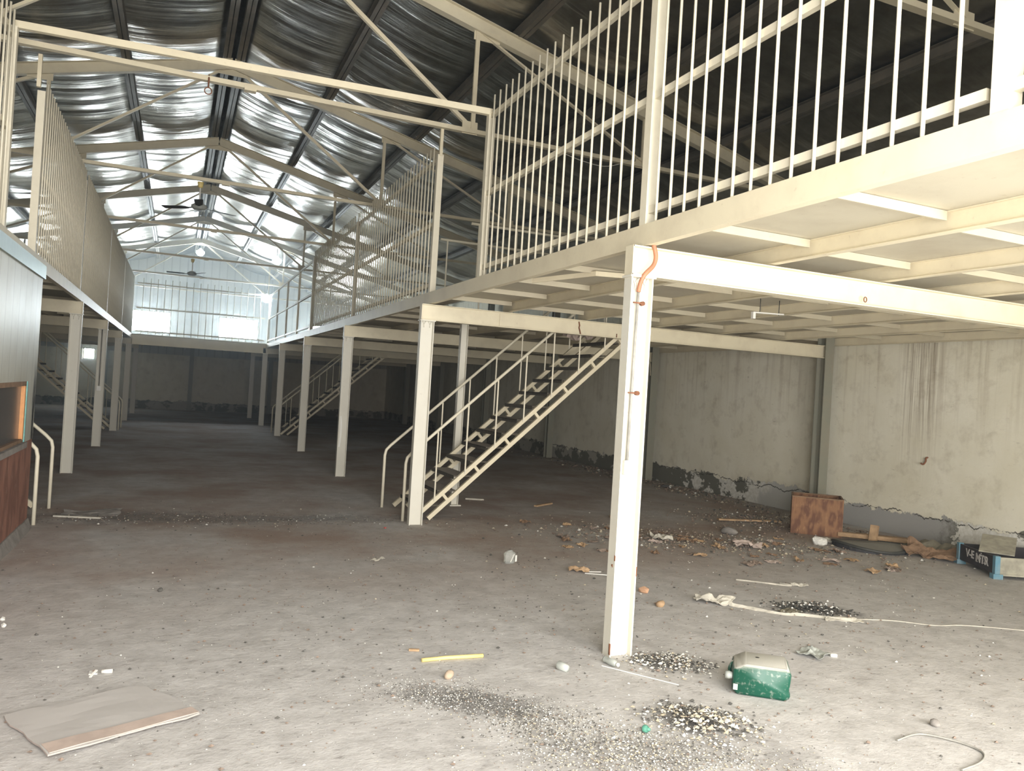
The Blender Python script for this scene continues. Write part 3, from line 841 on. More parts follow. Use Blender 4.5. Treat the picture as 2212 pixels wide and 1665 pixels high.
lamp(2.54, Y(6) - .12, 4.2, 4.66, 'glaring round lamp above the right corner of the far gallery')
lamp(.52, Y(7), 6.12, 6.35, 'small bright lamp just below the ridge near the end wall')
lamp(2.80, Y(6), 5.5, 5.9, 'bright lamp high under the right roof slope above the gallery corner')

# ------------------------------------------------------------------ column fittings
cx, cy = XR - .02, Y(1)
root = thing('electrical_conduit', 'conduit with orange hose running down the foreground column to a switch box', 'conduit', (cx, cy, 0))
bm = BM(); path_tube(bm, smooth_path([(.055, -.056, 2.57), (.075, -.058, 2.50), (.06, -.06, 2.44), (.005, -.058, 2.38), (-.015, -.045, 2.33), (-.018, -.028, 2.27)]), .0145, 8)
finish('hose', bm, M['conduit'], root)['label'] = 'orange flexible hose'
bm = BM(); path_tube(bm, [(-.018, -.028, 2.28), (-.02, -.022, 1.7), (-.024, -.022, 1.22)], .009, 8); finish('pipe', bm, M['greywire'], root)
for z in (2.2, 1.64):
    bm = BM(); path_tube(bm, [(-.055, -.036, z), (.025, -.036, z)], .005, 6)
    lathe(bm, [(0, -.034), (.014, -.034), (.014, -.008), (0, -.008)], 8, (.02, 0, z), (0, 1, 0))
    finish('bracket', bm, M['rust'], root)
bm = BM(); box(bm, (-.05, -.045, 1.13), (.012, -.006, 1.22)); bmesh.ops.bevel(bm, geom=bm.edges[:], offset=.006, segments=2, affect='EDGES'); finish('switch_box', bm, M['white_pl'], root)
root = thing('electrical_conduit', 'thin conduit and switch box on the second left column', 'conduit', (XL - .05, Y(4), 0))
bm = BM(); path_tube(bm, [(-.01, -.03, 2.36), (-.01, -.025, 1.2)], .012, 8); finish('pipe', bm, M['greywire'], root)
bm = BM(); box(bm, (-.05, -.055, 1.12), (.03, -.01, 1.22)); finish('switch_box', bm, M['white_pl'], root)
bm = BM(); pr = None
for p in ((2.80, 6.18, 2.585), (3.12, 5.62, 2.62), (3.56, 5.60, 2.635)):
    p = V(p); r = [bm.verts.new(p + V((0, 0, -.02))), bm.verts.new(p + V((0, 0, .02))), bm.verts.new(p + V((.01, .012, .02))), bm.verts.new(p + V((.01, .012, -.02)))]
    if pr:
        for q in range(4): bm.faces.new((pr[q], pr[(q+1) % 4], r[(q+1) % 4], r[q]))
    else: bm.faces.new(r[::-1])
    pr = r
bm.faces.new(pr); tag(finish('bent_strip', bm, M['cream']), 'bent cream steel strip hanging loose under the deck left of the foreground column', 'strip')
bm = BM(); path_tube(bm, smooth_path([(4.15, 8.6, 4.60), (4.5, 8.58, 4.53), (4.85, 8.58, 4.53), (5.3, 8.6, 4.72)]), .004, 5)
tag(finish('loose_wire', bm, M['white_pl']), 'thin loose wire sagging under the second roof tie behind the bars', 'wire')
# strip-light bracket hanging under the deck
root = thing('light_bracket', 'thin empty strip-light bracket hanging under the right mezzanine', 'light fitting', (5.0, 5.9, 2.5))
bm = BM(); extr(bm, pB(.03, .012), (0, 0, 0), (.42, .05, .02)); finish('bracket_bar', bm, M['white_pl'], root)
bm = BM(); box(bm, (.0, -.015, -.06), (.03, .015, 0)); finish('lamp_holder', bm, M['white_pl'], root)
for x, y in ((.1, .01), (.36, .04)):
    bm = BM(); path_tube(bm, [(x, y, .005), (x, y, .15)], .004, 6); finish('hanger_wire', bm, M['dark'], root)
# wall hook
bm = BM(); path_tube(bm, smooth_path([(XWR, 7.05, 1.08), (XWR - .03, 7.05, 1.07), (XWR - .035, 7.05, 1.03), (XWR - .05, 7.07, .99), (XWR - .06, 7.1, 1.0)]), .011, 8)
tag(finish('wall_hook', bm, M['rust']), 'rusty hook sticking out of the right wall below the drip stain', 'hook')

# ------------------------------------------------------------------ plywood box and crate
A = V((7.41, 7.77, 0)); B_ = V((7.87, 7.354, 0)); d = (B_ - A).normalized(); ang = math.atan2(d.y, d.x)
root = thing('plywood_box', 'open rusty brown plywood box against the right wall', 'box', A, ang)
w, dp, h, t = .62, .50, .48, .018
for nm, a, b in (('front_panel', (0, 0, 0), (w, t, h)), ('back_panel', (0, dp - t, 0), (w, dp, h)), ('side_panel', (0, t, 0), (t, dp - t, h)), ('side_panel', (w - t, t, 0), (w, dp - t, h)), ('bottom_panel', (t, t, 0), (w - t, dp - t, t))):
    bm = BM(); box(bm, a, b); finish(nm, bm, M['plywood'], root)
bm = BM()
for a, b in (((t, t, h - .04), (t + .03, t + .03, h - .004)), ((t, dp - t - .03, .02), (t + .03, dp - t, h - .01)), ((w - t - .03, dp - t - .03, .02), (w - t, dp - t, h - .01))): box(bm, a, b)
finish('corner_batten', bm, M['plywood'], root)
bm = BM()
for p_, q_ in (((0, -.002, h - .012), (w, .02, h + .003)), ((-.002, 0, h - .012), (.02, dp, h + .003)), ((w - .02, 0, h - .012), (w + .002, dp, h + .003)), ((0, dp - .02, h - .012), (w, dp + .002, h + .003))): box(bm, p_, q_)
finish('rim', bm, M['brownrag'], root)['label'] = 'dark weathered rim'
K = V((7.74, 5.26, 0)); aa = V((.46, .89, 0)).normalized()
ang = math.atan2(-aa.x, aa.y)   # local +y along aa, local +x along b
root = thing('pallet_crate', 'low blue-framed crate with black lettered side by the right wall', 'crate', K, ang)
la, lb, h = .78, .85, .22
for x, y in ((0, 0), (lb - .05, 0), (0, la - .05), (lb - .05, la - .05)):
    bm = BM(); box(bm, (x, y, 0), (x + .05, y + .05, h + .01)); box(bm, (x - .02, y - .015, 0), (x + .075, y + .06, .05)); finish('corner_post', bm, M['blue'], root)
bm = BM(); box(bm, (.012, .05, .045), (.028, la - .05, h)); sp_ = finish('side_board', bm, M['blackboard'], root); sp_['label'] = 'black side board with white letters'
bm = BM(); box(bm, (.05, .012, .045), (lb - .05, .028, h)); finish('side_board', bm, M['board'], root)
bm = BM(); box(bm, (.05, la - .028, .045), (lb - .05, la - .012, h)); finish('side_board', bm, M['blackboard'], root)
bm = BM(); box(bm, (lb - .028, .05, .045), (lb - .012, la - .05, h)); finish('side_board', bm, M['blackboard'], root)
bm = BM(); box(bm, (.05, .05, .045), (lb - .05, la - .05, .06)); finish('base_board', bm, M['board'], root)
bm = BM(); box(bm, (.045, .0, .035), (lb - .045, .012, .055)); finish('bottom_rail', bm, M['board'], root)
def text_mesh(name, s, size, mat, parent, loc, rot):
    cu = bpy.data.curves.new(name, 'FONT'); cu.body = s; cu.size = size; cu.extrude = .0015; cu.offset = .003
    tmp = bpy.data.objects.new(name + '_tmp', cu); COL.objects.link(tmp)
    me = bpy.data.meshes.new_from_object(tmp.evaluated_get(bpy.context.evaluated_depsgraph_get()))
    bpy.data.objects.remove(tmp)
    me.materials.clear(); me.materials.append(mat)
    o = bpy.data.objects.new(name, me); COL.objects.link(o); o.parent = parent; o.location = loc; o.rotation_euler = rot
    return o
t_ = text_mesh('lettering', 'V-E', .115, M['white_mark'], sp_, (.0105, .60, .115), (math.radians(90), 0, math.radians(-90)))
t_ = text_mesh('lettering', 'MTR', .125, M['white_mark'], sp_, (.0105, .40, .10), (math.radians(90), 0, math.radians(-90)))
bm = BM()
for k in range(14): # brushed-over white paint around the last letters
    y = ru(.16, .36); z = ru(.09, .2); box(bm, (.0105, y, z), (.0118, y + ru(.01, .03), z + ru(.006, .02)))
finish('paint_smudge', bm, M['white_mark'], sp_)
bm = BM(); box(bm, (-.22, -.16, 0), (.22, .16, .012)); o = finish('loose_board', bm, M['board'])
o.location = (8.12, 5.50, .285); o.rotation_euler = (0, math.radians(-17), .55); tag(o, 'flat grey-green board lying across the crate', 'board')

# ------------------------------------------------------------------ jerrycan
A = V((2.925, 3.44, 0)); d = V((.79, -.62, 0)).normalized(); ang = math.atan2(d.y, d.x)
root = thing('jerrycan', 'dusty green plastic jerrycan lying on its side near the foreground column', 'jerrycan', A, ang)
w, dp, h = .31, .25, .175
bm = BM()
prof = [(.03, 0), (w - .03, 0), (w - .008, .012), (w, .035), (w - .012, h * .35), (w - .004, h * .5), (w, h - .03), (w - .025, h), (.075, h), (.05, h - .008), (.035, h - .02), (.016, h - .026), (.0, h - .045), (.0, .03)]
# outline swept in depth with slightly inset ends
for k, (yy, sc) in enumerate(((0, .93), (.018, 1), (dp - .018, 1), (dp, .93))):
    ring = [bm.verts.new((w/2 + (x - w/2) * sc, yy, h/2 + (z - h/2) * sc)) for x, z in prof]
    if k:
        for q in range(len(prof)): bm.faces.new((prv[q], prv[(q+1) % len(prof)], ring[(q+1) % len(prof)], ring[q]))
    else: bm.faces.new(ring[::-1])
    prv = ring
bm.faces.new(prv)
bmesh.ops.bevel(bm, geom=[e for e in bm.edges if e.calc_length() > .05], offset=.006, segments=2, affect='EDGES')
for f in bm.faces: f.smooth = True
body = finish('can_body', bm, M['jerry'], root)
bm = BM(); path_tube(bm, smooth_path([(.03, dp * .62, h - .045), (.004, dp * .66, h - .05), (-.012, dp * .66, h - .09), (.004, dp * .62, h - .13), (.03, dp * .6, h - .135)]), .010, 8); finish('handle', bm, M['jerry'], root)
bm = BM(); lathe(bm, [(0, -.02), (.02, -.02), (.022, .0), (.019, .01), (.017, .03)], 14, (-.018, .045, .09), (1, 0, 0)); finish('screw_cap', bm, M['greyplast'], root)
bm = BM(); box(bm, (.006, -.003, .028), (.03, .012, .06)); finish('spout_lug', bm, M['greyplast'], root)
bm = BM(); lathe(bm, [(0, .001), (.011, .001), (.013, -.002)], 12, (.135, .15, h), (0, 0, 1)); finish('vent_hole', bm, M['dark'], root)

# ------------------------------------------------------------------ floor litter: single things
def stone(bm, c, r, flat=.7, mi=0, n=1, jag=.35):
    m_ = bmesh.ops.create_icosphere(bm, subdivisions=n, radius=r)
    off = V((R() * 50, R() * 50, R() * 50)); a = R() * 6.28; sx = ru(.7, 1.3)
    for v in m_['verts']:
        k = 1 + jag * noise.noise(v.co / r * .9 + off)
        x, y, z = v.co.x * k * sx, v.co.y * k / sx, v.co.z * k * flat
        v.co = V((c[0] + x * math.cos(a) - y * math.sin(a), c[1] + x * math.sin(a) + y * math.cos(a), c[2] + z + r * flat * .75))
    for f in set(f for v in m_['verts'] for f in v.link_faces): f.material_index = mi
def one_stone(name, c, r, mat, label, cat, flat=.7, n=2, sm=True):
    bm = BM(); stone(bm, (0, 0, 0), r, flat, 0, n); o = finish(name, bm, mat, None, sm); o.location = (c[0], c[1], 0)
    return tag(o, label, cat)
def crumple(name, c, sx, sy, h, mat, label, cat, rz=0, n=10, seed=0, th=.003, spike=0):
    """crumpled sheet with thickness, resting on the floor"""
    bm = BM(); g = []
    for i in range(n + 1):
        for j in range(n + 1):
            u, v = i / n * 2 - 1, j / n * 2 - 1
            q = V((u * 1.3 + seed, v * 1.3, seed * 2.1))
            e = 1 + .35 * noise.noise(V((math.atan2(v, u) * 1.2, seed, 4)))
            zz = (noise.noise(q) + .5 * noise.noise(q * 2.3)) * .8 + .45
            g.append(bm.verts.new((u * sx / 2 * e, v * sy / 2 * e, max(.002, h * zz + spike * h * max(0, 1 - ((u+.3)**2 + v*v) * 6)))))
    for i in range(n):
        for j in range(n): bm.faces.new((g[i*(n+1)+j], g[(i+1)*(n+1)+j], g[(i+1)*(n+1)+j+1], g[i*(n+1)+j+1]))
    o = finish(name, bm, mat); o.location = (c[0], c[1], .001); o.rotation_euler = (0, 0, rz)
    s = o.modifiers.new('Solidify', 'SOLIDIFY'); s.thickness = th; s.offset = 1
    return tag(o, label, cat)
def bar_thing(name, a, b, prof, mat, label, cat):
    bm = BM(); extr(bm, prof, a, b); return tag(finish(name, bm, mat), label, cat)

# yellow tube
root = thing('yellow_tube', 'yellow plastic tube lying left of the foreground column', 'tube')
bm = BM(); path_tube(bm, [(1.40, 4.318, .012), (1.53, 4.325, .012), (1.545, 4.323, .013), (1.78, 4.31, .012)], .0115, 10); finish('tube_wall', bm, M['yellow'], root)
bm = BM(); lathe(bm, [(0, 0), (.009, 0), (.009, .002), (0, .002)], 10, (1.781, 4.31, .012), (1, -.05, 0)); finish('open_end', bm, M['dark'], root)
# flat dusty panel, front left
P4 = [(-.63, 4.07), (-.38, 3.59), (.19, 3.85), (-.07, 4.33)]
root = thing('flattened_carton', 'flattened dusty carton on the floor at the bottom left', 'cardboard')
bm = BM(); vs = [bm.verts.new((x, y, .004 + .014 * (k in (1, 2)))) for k, (x, y) in enumerate(P4)]; bm.faces.new(vs)
bmesh.ops.subdivide_edges(bm, edges=bm.edges[:], cuts=8, use_grid_fill=True)
for v in bm.verts:
    q = v.co.copy(); v.co.z += .007 * noise.noise(q * 5); v.co.x += .02 * noise.noise(q * 6); v.co.y += .02 * noise.noise(q * 6 + V((9, 0, 0)))
o = finish('sheet', bm, M['boarddust'], root); s = o.modifiers.new('Solidify', 'SOLIDIFY'); s.thickness = .007; s.offset = 1
bm = BM()
a, b = V((-.385, 3.605, .027)), V((.185, 3.862, .027)); n_ = V((-.28, .62, 0)).normalized() * .10
ks = [0, .2, .45, .7, .78, 1]; pr = None
for k in ks:
    p = a + (b - a) * k; zo = .002 * math.sin(k * 9)
    r = [bm.verts.new(p + V((0, 0, zo))), bm.verts.new(p + n_ * (1 - .25 * k) + V((0, 0, zo)))]
    if pr: bm.faces.new((pr[0], r[0], r[1], pr[1]))
    pr = r
o = finish('folded_flap', bm, M['cardboard'], root); s = o.modifiers.new('Solidify', 'SOLIDIFY'); s.thickness = .005; o['label'] = 'pinkish folded flap'
# clear jar
root = thing('clear_canister', 'dented clear plastic canister in the middle of the floor', 'container', (2.96, 6.66, 0), .5)
bm = BM(); pr = None
for z, s in ((0, .052), (.012, .058), (.05, .055), (.085, .06), (.10, .045), (.112, .025), (.118, .02)):
    r = [bm.verts.new((s * math.cos(q) * 1.1, s * math.sin(q) * .85, z)) for q in [math.pi / 4 + k * math.pi / 4 + .1 * noise.noise(V((k, z * 30, 0))) for k in range(8)]]
    if pr:
        for k in range(8): bm.faces.new((pr[k], pr[(k+1) % 8], r[(k+1) % 8], r[k]))
    else: bm.faces.new(r[::-1])
    pr = r
bm.faces.new(pr); finish('canister_body', bm, M['clear'], root)
bm = BM(); box(bm, (.02, -.052, .015), (.045, -.049, .075)); finish('paper_label', bm, M['white_pl'], root)
bm = BM(); extr(bm, pB(.012, .003), (-.05, -.05, .02), (0, -.052, .09)); finish('tape_strip', bm, M['white_pl'], root)
# plastic bottle beside foreground column
root = thing('plastic_bottle', 'small crushed white bottle at the foot of the foreground column', 'bottle')
bm = BM(); ax = (V((2.49, 3.90, .02)) - V((2.505, 4.02, .022)))
lathe(bm, [(0, 0), (.018, .002), (.021, .012), (.017, .03), (.021, .042), (.021, .085), (.014, .10), (.009, .106)], 14, (2.47, 4.06, .022), (.25, -1, 0)); finish('bottle_body', bm, M['greyplast'], root, True)
bm = BM(); lathe(bm, [(.011, 0), (.011, .016), (0, .016)], 12, (2.47 + .25 * .103, 4.06 - .103, .022), (.25, -1, 0)); finish('cap', bm, M['white_pl'], root)
# paper cup
root = thing('crushed_cup', 'crushed pale cup lying left of the foreground column foot', 'cup')
bm = BM(); lathe(bm, [(.024, 0), (.027, .004), (.020, .07), (0, .071)], 14, (2.145, 4.03, .024), (.35, -.9, -.05))
for v in bm.verts: v.co += V((0, 0, .006)) * noise.noise(v.co * 30)
finish('cup_wall', bm, M['greyplast'], root, True)
one_stone('clay_ball', (1.47, 4.04), .028, M['potato'], 'round tan clay lump below the yellow tube', 'lump', .95, 2)
crumple('torn_plastic', (3.93, 3.86), .20, .17, .03, M['greyplast'], 'torn grey-green plastic scrap behind the jerrycan', 'scrap', .4, seed=2.2, spike=.6)
bm = BM(); box(bm, (-.022, -.012, 0), (.022, .012, .02)); bmesh.ops.bevel(bm, geom=bm.edges[:], offset=.003, segments=1, affect='EDGES')
o = finish('white_block', bm, M['white_pl']); o.location = (4.04, 3.79, 0); o.rotation_euler = (0, 0, -.4); tag(o, 'tiny white block right of the torn plastic scrap', 'block')
one_stone('yellow_stone', (3.56, 5.06), .036, M['plank'], 'yellowish stone right of the foreground column', 'stone', .8)
o = one_stone('brick_chip', (3.66, 5.45), .035, M['brick'], 'orange brick chip just behind the yellowish stone', 'brick', .9, 1, False)
crumple('folded_leather', (3.46, 6.22), .17, .12, .05, M['plank'], 'folded tan card with two straws on open floor', 'card', -.6, seed=5.1, spike=.8)
for k, (a, b) in enumerate((((3.50, 6.2), (3.66, 6.16)), ((3.48, 6.14), (3.68, 6.03)))):
    bar_thing('drinking_straw', (a[0], a[1], .006), (b[0], b[1], .006), pR(.004, 6), M['white_pl'], '%s thin white straw beside the folded tan card' % ('farther' if k == 0 else 'nearer'), 'straw')
# rag with strap and rope
crumple('dirty_rag', (4.07, 5.06), .30, .15, .055, M['cloth'], 'peaked dirty white rag end right of the column', 'rag', -.55, seed=1.3, n=14, spike=.7)
bm = BM()
path = smooth_path([(4.15, 4.98, .02), (4.30, 4.80, .012), (4.42, 4.66, .01), (4.52, 4.62, .015), (4.68, 4.52, .012), (4.82, 4.40, .02), (4.92, 4.41, .01)])
pr = None
for k, p in enumerate(path):
    w = .012 + .022 * abs(noise.noise(V((k * .3, 0, 9)))); z = p.z + .006 * noise.noise(V((k * .7, 3, 0)))
    r = [bm.verts.new((p.x - w * .4, p.y - w, .003)), bm.verts.new((p.x, p.y, max(z + .008, .006))), bm.verts.new((p.x + w * .4, p.y + w, .003))]
    if pr:
        for q in range(2): bm.faces.new((pr[q], pr[q+1], r[q+1], r[q]))
    pr = r
o = finish('cloth_strip', bm, M['cloth']); s = o.modifiers.new('Solidify', 'SOLIDIFY'); s.thickness = .003; tag(o, 'twisted white cloth strip running along the black char pile', 'rag')
crumple('cloth_scrap', (4.55, 4.72), .18, .14, .025, M['olive'], 'grey-brown cloth scrap left of the char pile', 'rag', .3, seed=7.7)
crumple('cloth_scrap', (4.80, 4.44), .26, .11, .022, M['cloth'], 'pale cloth scrap in front of the char pile', 'rag', -.5, seed=9.2)
bm = BM(); path_tube(bm, smooth_path([(4.92, 4.42, .006), (5.2, 4.33, .006), (5.45, 4.15, .006), (5.75, 4.08, .006), (6.3, 3.75, .006), (6.6, 3.5, .006)]), .0045, 6)
tag(finish('rope', bm, M['cloth']), 'long pale rope trailing from the rag to the right edge', 'rope')
bm = BM(); path_tube(bm, smooth_path([(4.81, 5.69, .006), (4.98, 5.56, .006), (5.15, 5.42, .006), (5.2, 5.40, .008)]), .008, 6)
path_tube(bm, smooth_path([(5.15, 5.50, .006), (5.2, 5.41, .012), (5.32, 5.38, .006)]), .006, 6)
tag(finish('strap', bm, M['cloth']), 'thin white strap beyond the rag, knotted at its right end', 'strap')
crumple('knotted_cloth', (5.27, 5.40), .15, .07, .03, M['cloth'], 'small knotted cloth at the end of the white strap', 'rag', -.4, seed=3.3)
bm = BM(); path_tube(bm, smooth_path([(3.35, 2.72, .005), (3.52, 2.73, .012), (3.64, 2.62, .008), (3.66, 2.50, .006), (3.55, 2.43, .006), (3.38, 2.40, .006)]), .005, 6)
tag(finish('bent_wire', bm, M['greywire']), 'bent grey wire at the bottom right corner', 'wire')
one_stone('dark_lump', (3.72, 2.80), .028, M['stonegrey'], 'dark lump above the bent wire', 'lump', .7)
bm = BM(); lathe(bm, [(.018, 0), (.02, .006), (.015, .02), (.007, .026), (.007, .036)], 14, (2.17, 3.16, .014), (.2, -.9, .25)); tag(finish('green_bottle_neck', bm, M['green_glass'], None, True), 'broken green bottle neck among the white chips', 'bottle')
# small bits
for c, r, l in (((-.90, 5.62), .018, 'left one of two small white stones near the cabin'), ((-.87, 5.48), .018, 'nearer one of two small white stones near the cabin')):
    one_stone('white_stone', c, r, M['whitebits'], l, 'stone', .8, 1, False)
root = thing('plaster_scraps', 'small broken white pipe bits behind the flattened carton', 'scrap', (-.27, 4.55, 0))
bm = BM(); path_tube(bm, [(0, 0, .01), (.05, -.01, .012)], .011, 8); finish('pipe_bit', bm, M['white_pl'], root)
bm = BM(); box(bm, (-.06, -.01, 0), (-.02, .04, .006)); finish('flat_bit', bm, M['white_pl'], root)
bm = BM(); extr(bm, pB(.012, .004), (-.05, -.05, .003), (-.025, .0, .02)); finish('sliver', bm, M['white_pl'], root)
crumple('dry_leaf', (1.77, 6.92), .13, .05, .022, M['cloth'], 'pale curled leaf left of the clear canister', 'leaf', .5, seed=4.4)
crumple('dry_leaf', (3.88, 7.25), .09, .09, .02, M['plank'], 'tan curled leaf behind the folded card', 'leaf', .1, seed=6.4)
one_stone('red_scrap', (2.22, 8.45), .018, M['red'], 'small red scrap at the foot of the second column', 'scrap', .5, 1, False)
bar_thing('white_lath', (-1.1, 9.35, .012), (-.65, 9.2, .012), pB(.035, .016), M['cloth'], 'short white lath on the floor by the cabin stair rails', 'lath')
crumple('soot_heap', (-.78, 9.55), .55, .3, .035, M['stonegrey'], 'low dark dirt heap behind the white lath', 'dirt heap', 0, seed=8.8)
one_stone('dark_pebble', (-.02, 6.15), .018, M['ash'], 'small black pebble alone on the left part of the floor', 'pebble', .9)
bar_thing('wood_chip', (1.38, 4.52, .008), (1.44, 4.50, .008), pB(.018, .012), M['plank'], 'small tan wood chip behind the yellow tube', 'wood chip')
bar_thing('brown_plank', (6.92, 8.62, .03), (7.80, 8.38, .03), pB(.07, .022), M['plank'], 'thin brown plank lying left of the plywood box', 'plank')
bar_thing('short_plank', (5.42, 8.98, .015), (5.60, 8.90, .015), pB(.07, .03), M['plank'], 'short wood offcut on the floor behind the foreground column', 'plank')
bar_thing('pale_lath', (3.05 + .9, 10.6, .012), (3.05 + 1.15, 10.5, .012), pB(.06, .02), M['cloth'], 'pale lath on the floor under the near staircase', 'lath')
bar_thing('grey_lath', (4.75, 9.9, .012), (5.12, 10.15, .012), pB(.05, .02), M['plank'], 'grey-brown lath lying right of the pale lath', 'lath')
root = thing('glass_bottle', 'dark bottle with white cap lying along the right wall base', 'bottle')
bm = BM(); lathe(bm, [(0, 0), (.03, 0), (.032, .02), (.032, .12), (.014, .17), (.013, .2)], 12, (8.45, 11.9, .035), (-.5, .6, 0)); finish('bottle_body', bm, M['darkglass'], root, True)
bm = BM(); lathe(bm, [(0, -.001), (.033, -.001), (.033, .03), (0, .031)], 12, (8.45, 11.9, .035), (-.5, .6, 0)); finish('cap', bm, M['white_pl'], root)
one_stone('white_lump', (7.15, 7.02), .07, M['whitebits'], 'white lump of rubble in front of the plywood box', 'rubble', .8, 2, False)
crumple('white_bag', (7.42, 7.12), .26, .12, .05, M['cloth'], 'crumpled white bag against the plywood box foot', 'bag', -.5, seed=2.9)
# rubber sheet, offcuts and bundle right of the box
root = thing('rubber_sheet', 'round dusty rubber sheet with a dark rim on the floor by the wall', 'rubber sheet', (7.62, 6.72, 0), -1.0)
bm = BM(); n = 32; top = []; bot = []
cv = bm.verts.new((0, 0, .075)); 
for k in range(n):
    q = 2 * math.pi * k / n; r = 1 + .04 * math.sin(3 * q)
    top.append(bm.verts.new((.40 * r * math.cos(q), .30 * r * math.sin(q), .055 + .02 * math.sin(q * 2)))); bot.append(bm.verts.new((.41 * r * math.cos(q), .31 * r * math.sin(q), .0)))
for k in range(n):
    bm.faces.new((cv, top[k], top[(k+1) % n])); bm.faces.new((top[k], bot[k], bot[(k+1) % n], top[(k+1) % n]))
bm.faces.new(bot[::-1]); finish('sheet_body', bm, M['rubber'], root)
bm = BM(); path_tube(bm, [(.405 * (1 + .04 * math.sin(3*q)) * math.cos(q), .305 * (1 + .04 * math.sin(3*q)) * math.sin(q), .045 + .02 * math.sin(q*2)) for q in [2 * math.pi * k / 40 for k in range(41)]], .018, 6); finish('rim', bm, M['dark'], root)
bar_thing('wood_offcut', (8.0, 7.0, .0), (8.05, 7.02, .22), pB(.09, .05), M['plank'], 'upright wooden offcut behind the rubber sheet', 'wood')
bar_thing('wood_offcut', (7.85, 7.4, .05), (8.35, 6.75, .07), pB(.09, .05), M['plank'], 'long tan offcut lying behind the rubber sheet', 'wood')
bar_thing('wood_offcut', (8.1, 7.35, .05), (8.55, 6.9, .05), pB(.12, .03), M['brownrag'], 'dark flat offcut against the wall behind the rubber sheet', 'wood')
crumple('cloth_bundle', (8.02, 6.25), .55, .38, .16, M['brownrag'], 'brown cloth bundle between the rubber sheet and the crate', 'cloth bundle', -1.0, n=16, seed=3.7)
crumple('cloth_bundle', (8.45, 6.55), .5, .3, .12, M['olive'], 'olive sacking against the wall left of the crate', 'cloth bundle', -1.0, n=14, seed=6.1)
crumple('torn_card', (6.05, 6.98), .32, .22, .08, M['cardboard'], 'upturned torn card in the litter in front of the plywood box', 'card', -.7, seed=5.6, spike=.4)
crumple('paper_wad', (5.26, 7.53), .26, .16, .07, M['cloth'], 'tan crumpled paper in the litter behind the foreground column', 'paper', -.5, seed=1.9)
one_stone('grey_stone', (6.4, 7.75), .09, M['stonegrey'], 'grey stone in the litter left of the plywood box', 'stone', .6, 2)
crumple('cardboard_wad', (4.72, 9.45), .3, .4, .16, M['cardboard'], '', 'card', .3, seed=4.9)
o = COL.objects[-1] if False else [q for q in COL.objects if q.name.startswith('cardboard_wad')][0]
o.location = (5.02, 9.42, 2.36); o['label'] = 'crumpled cardboard stuck on the top treads of the near staircase'
for k in range(52):   # countable brown scraps right of the column
    x = ru(4.0, 7.2); y = 9.6 - .45 * x + ru(-1.1, .9)
    crumple('brown_scrap', (x, y), ru(.08, .18), ru(.05, .12), ru(.015, .05), random.choice([M['brownrag'], M['plank'], M['leaf'], M['cardboard']]), 'brown scrap among the litter between the foreground column and the plywood box', 'scrap', R() * 3, n=7, seed=R() * 30)['group'] = 'brown scraps right of the column'

# ------------------------------------------------------------------ uncountable grit
def scatter(name, label, blobs, mats, cat='rubble', zk=0):
    bm = BM()
    for (cx_, cy_, rx, ry, ang_, n, smin, smax, wts, hgt) in blobs:
        for _ in range(n):
            q = random.gauss(0, .5), random.gauss(0, .5); a = ang_
            x = cx_ + q[0] * rx * math.cos(a) - q[1] * ry * math.sin(a); y = cy_ + q[0] * rx * math.sin(a) + q[1] * ry * math.cos(a)
            if x > XWR - .05 or y < YF + .05 or (x < CX0 + .08 and y < CYE + .1): continue
            mi = random.choices(range(len(mats)), wts)[0]
            zz = hgt * math.exp(-(q[0]**2 + q[1]**2) * 2.2) * R()
            s = ru(smin, smax) * (.6 if R() < .6 else 1)
            # small irregular tetra/octa chip
            vs = []
            tl_ = ru(.3, .8)
            for dx, dy, dz in ((1,0,0),(0,1,0),(-1,0,0),(0,-1,0),(0,0,1),(0,0,-1)):
                k = s * ru(.6, 1.2); vs.append(bm.verts.new((x + dx * k, y + dy * k, max(zz + s * .4 + dz * k * tl_, .0005))))
            for f in ((0,1,4),(1,2,4),(2,3,4),(3,0,4),(1,0,5),(2,1,5),(3,2,5),(0,3,5)): bm.faces.new([vs[i] for i in f]).material_index = mi
    me = bpy.data.meshes.new(name); bm.to_mesh(me); bm.free()
    for m_ in mats: me.materials.append(m_)
    o = bpy.data.objects.new(name, me); COL.objects.link(o); tag(o, label, cat, None, 'stuff'); return o
MM = [M['whitebits'], M['tanbits'], M['ash'], M['leaf']]
scatter('broken_chips', 'spread of broken white and dark chips across the middle foreground', [
    (1.40, 3.80, .40, .20, -.55, 2000, .002, .0065, (5, 1, 7, 1), .004),
    (1.72, 3.40, .42, .26, -.7, 2600, .002, .007, (5, 2, 6, 1), .006),
    (2.0, 2.98, .60, .3, -.3, 2600, .003, .008, (5, 5, 4, 1), .01),
    (2.2, 2.65, .8, .3, -.3, 1500, .003, .009, (5, 6, 2, 1), .01)], MM)
scatter('chip_pile', 'low pile of white chips and char at the foot of the foreground column', [
    (2.88, 3.95, .28, .20, -.5, 330, .006, .017, (8, 3, 2, 1), .03), (2.84, 3.96, .22, .14, -.5, 620, .006, .014, (3, 1, 9, 1), .03)], MM)
scatter('chip_pile', 'pile of pale stones and char nearest the camera, left of the jerrycan', [
    (2.50, 3.14, .30, .22, -.6, 460, .006, .019, (6, 5, 2, 1), .055), (2.52, 3.22, .24, .16, -.6, 620, .006, .015, (3, 2, 8, 1), .045)], MM)
scatter('char_pile', 'heap of black char and white crumbs beside the cloth strip', [
    (4.78, 4.72, .30, .18, -.6, 560, .007, .019, (2, 0, 9, 1), .07)], [M['whitebits'], M['tanbits'], M['dark'], M['leaf']])
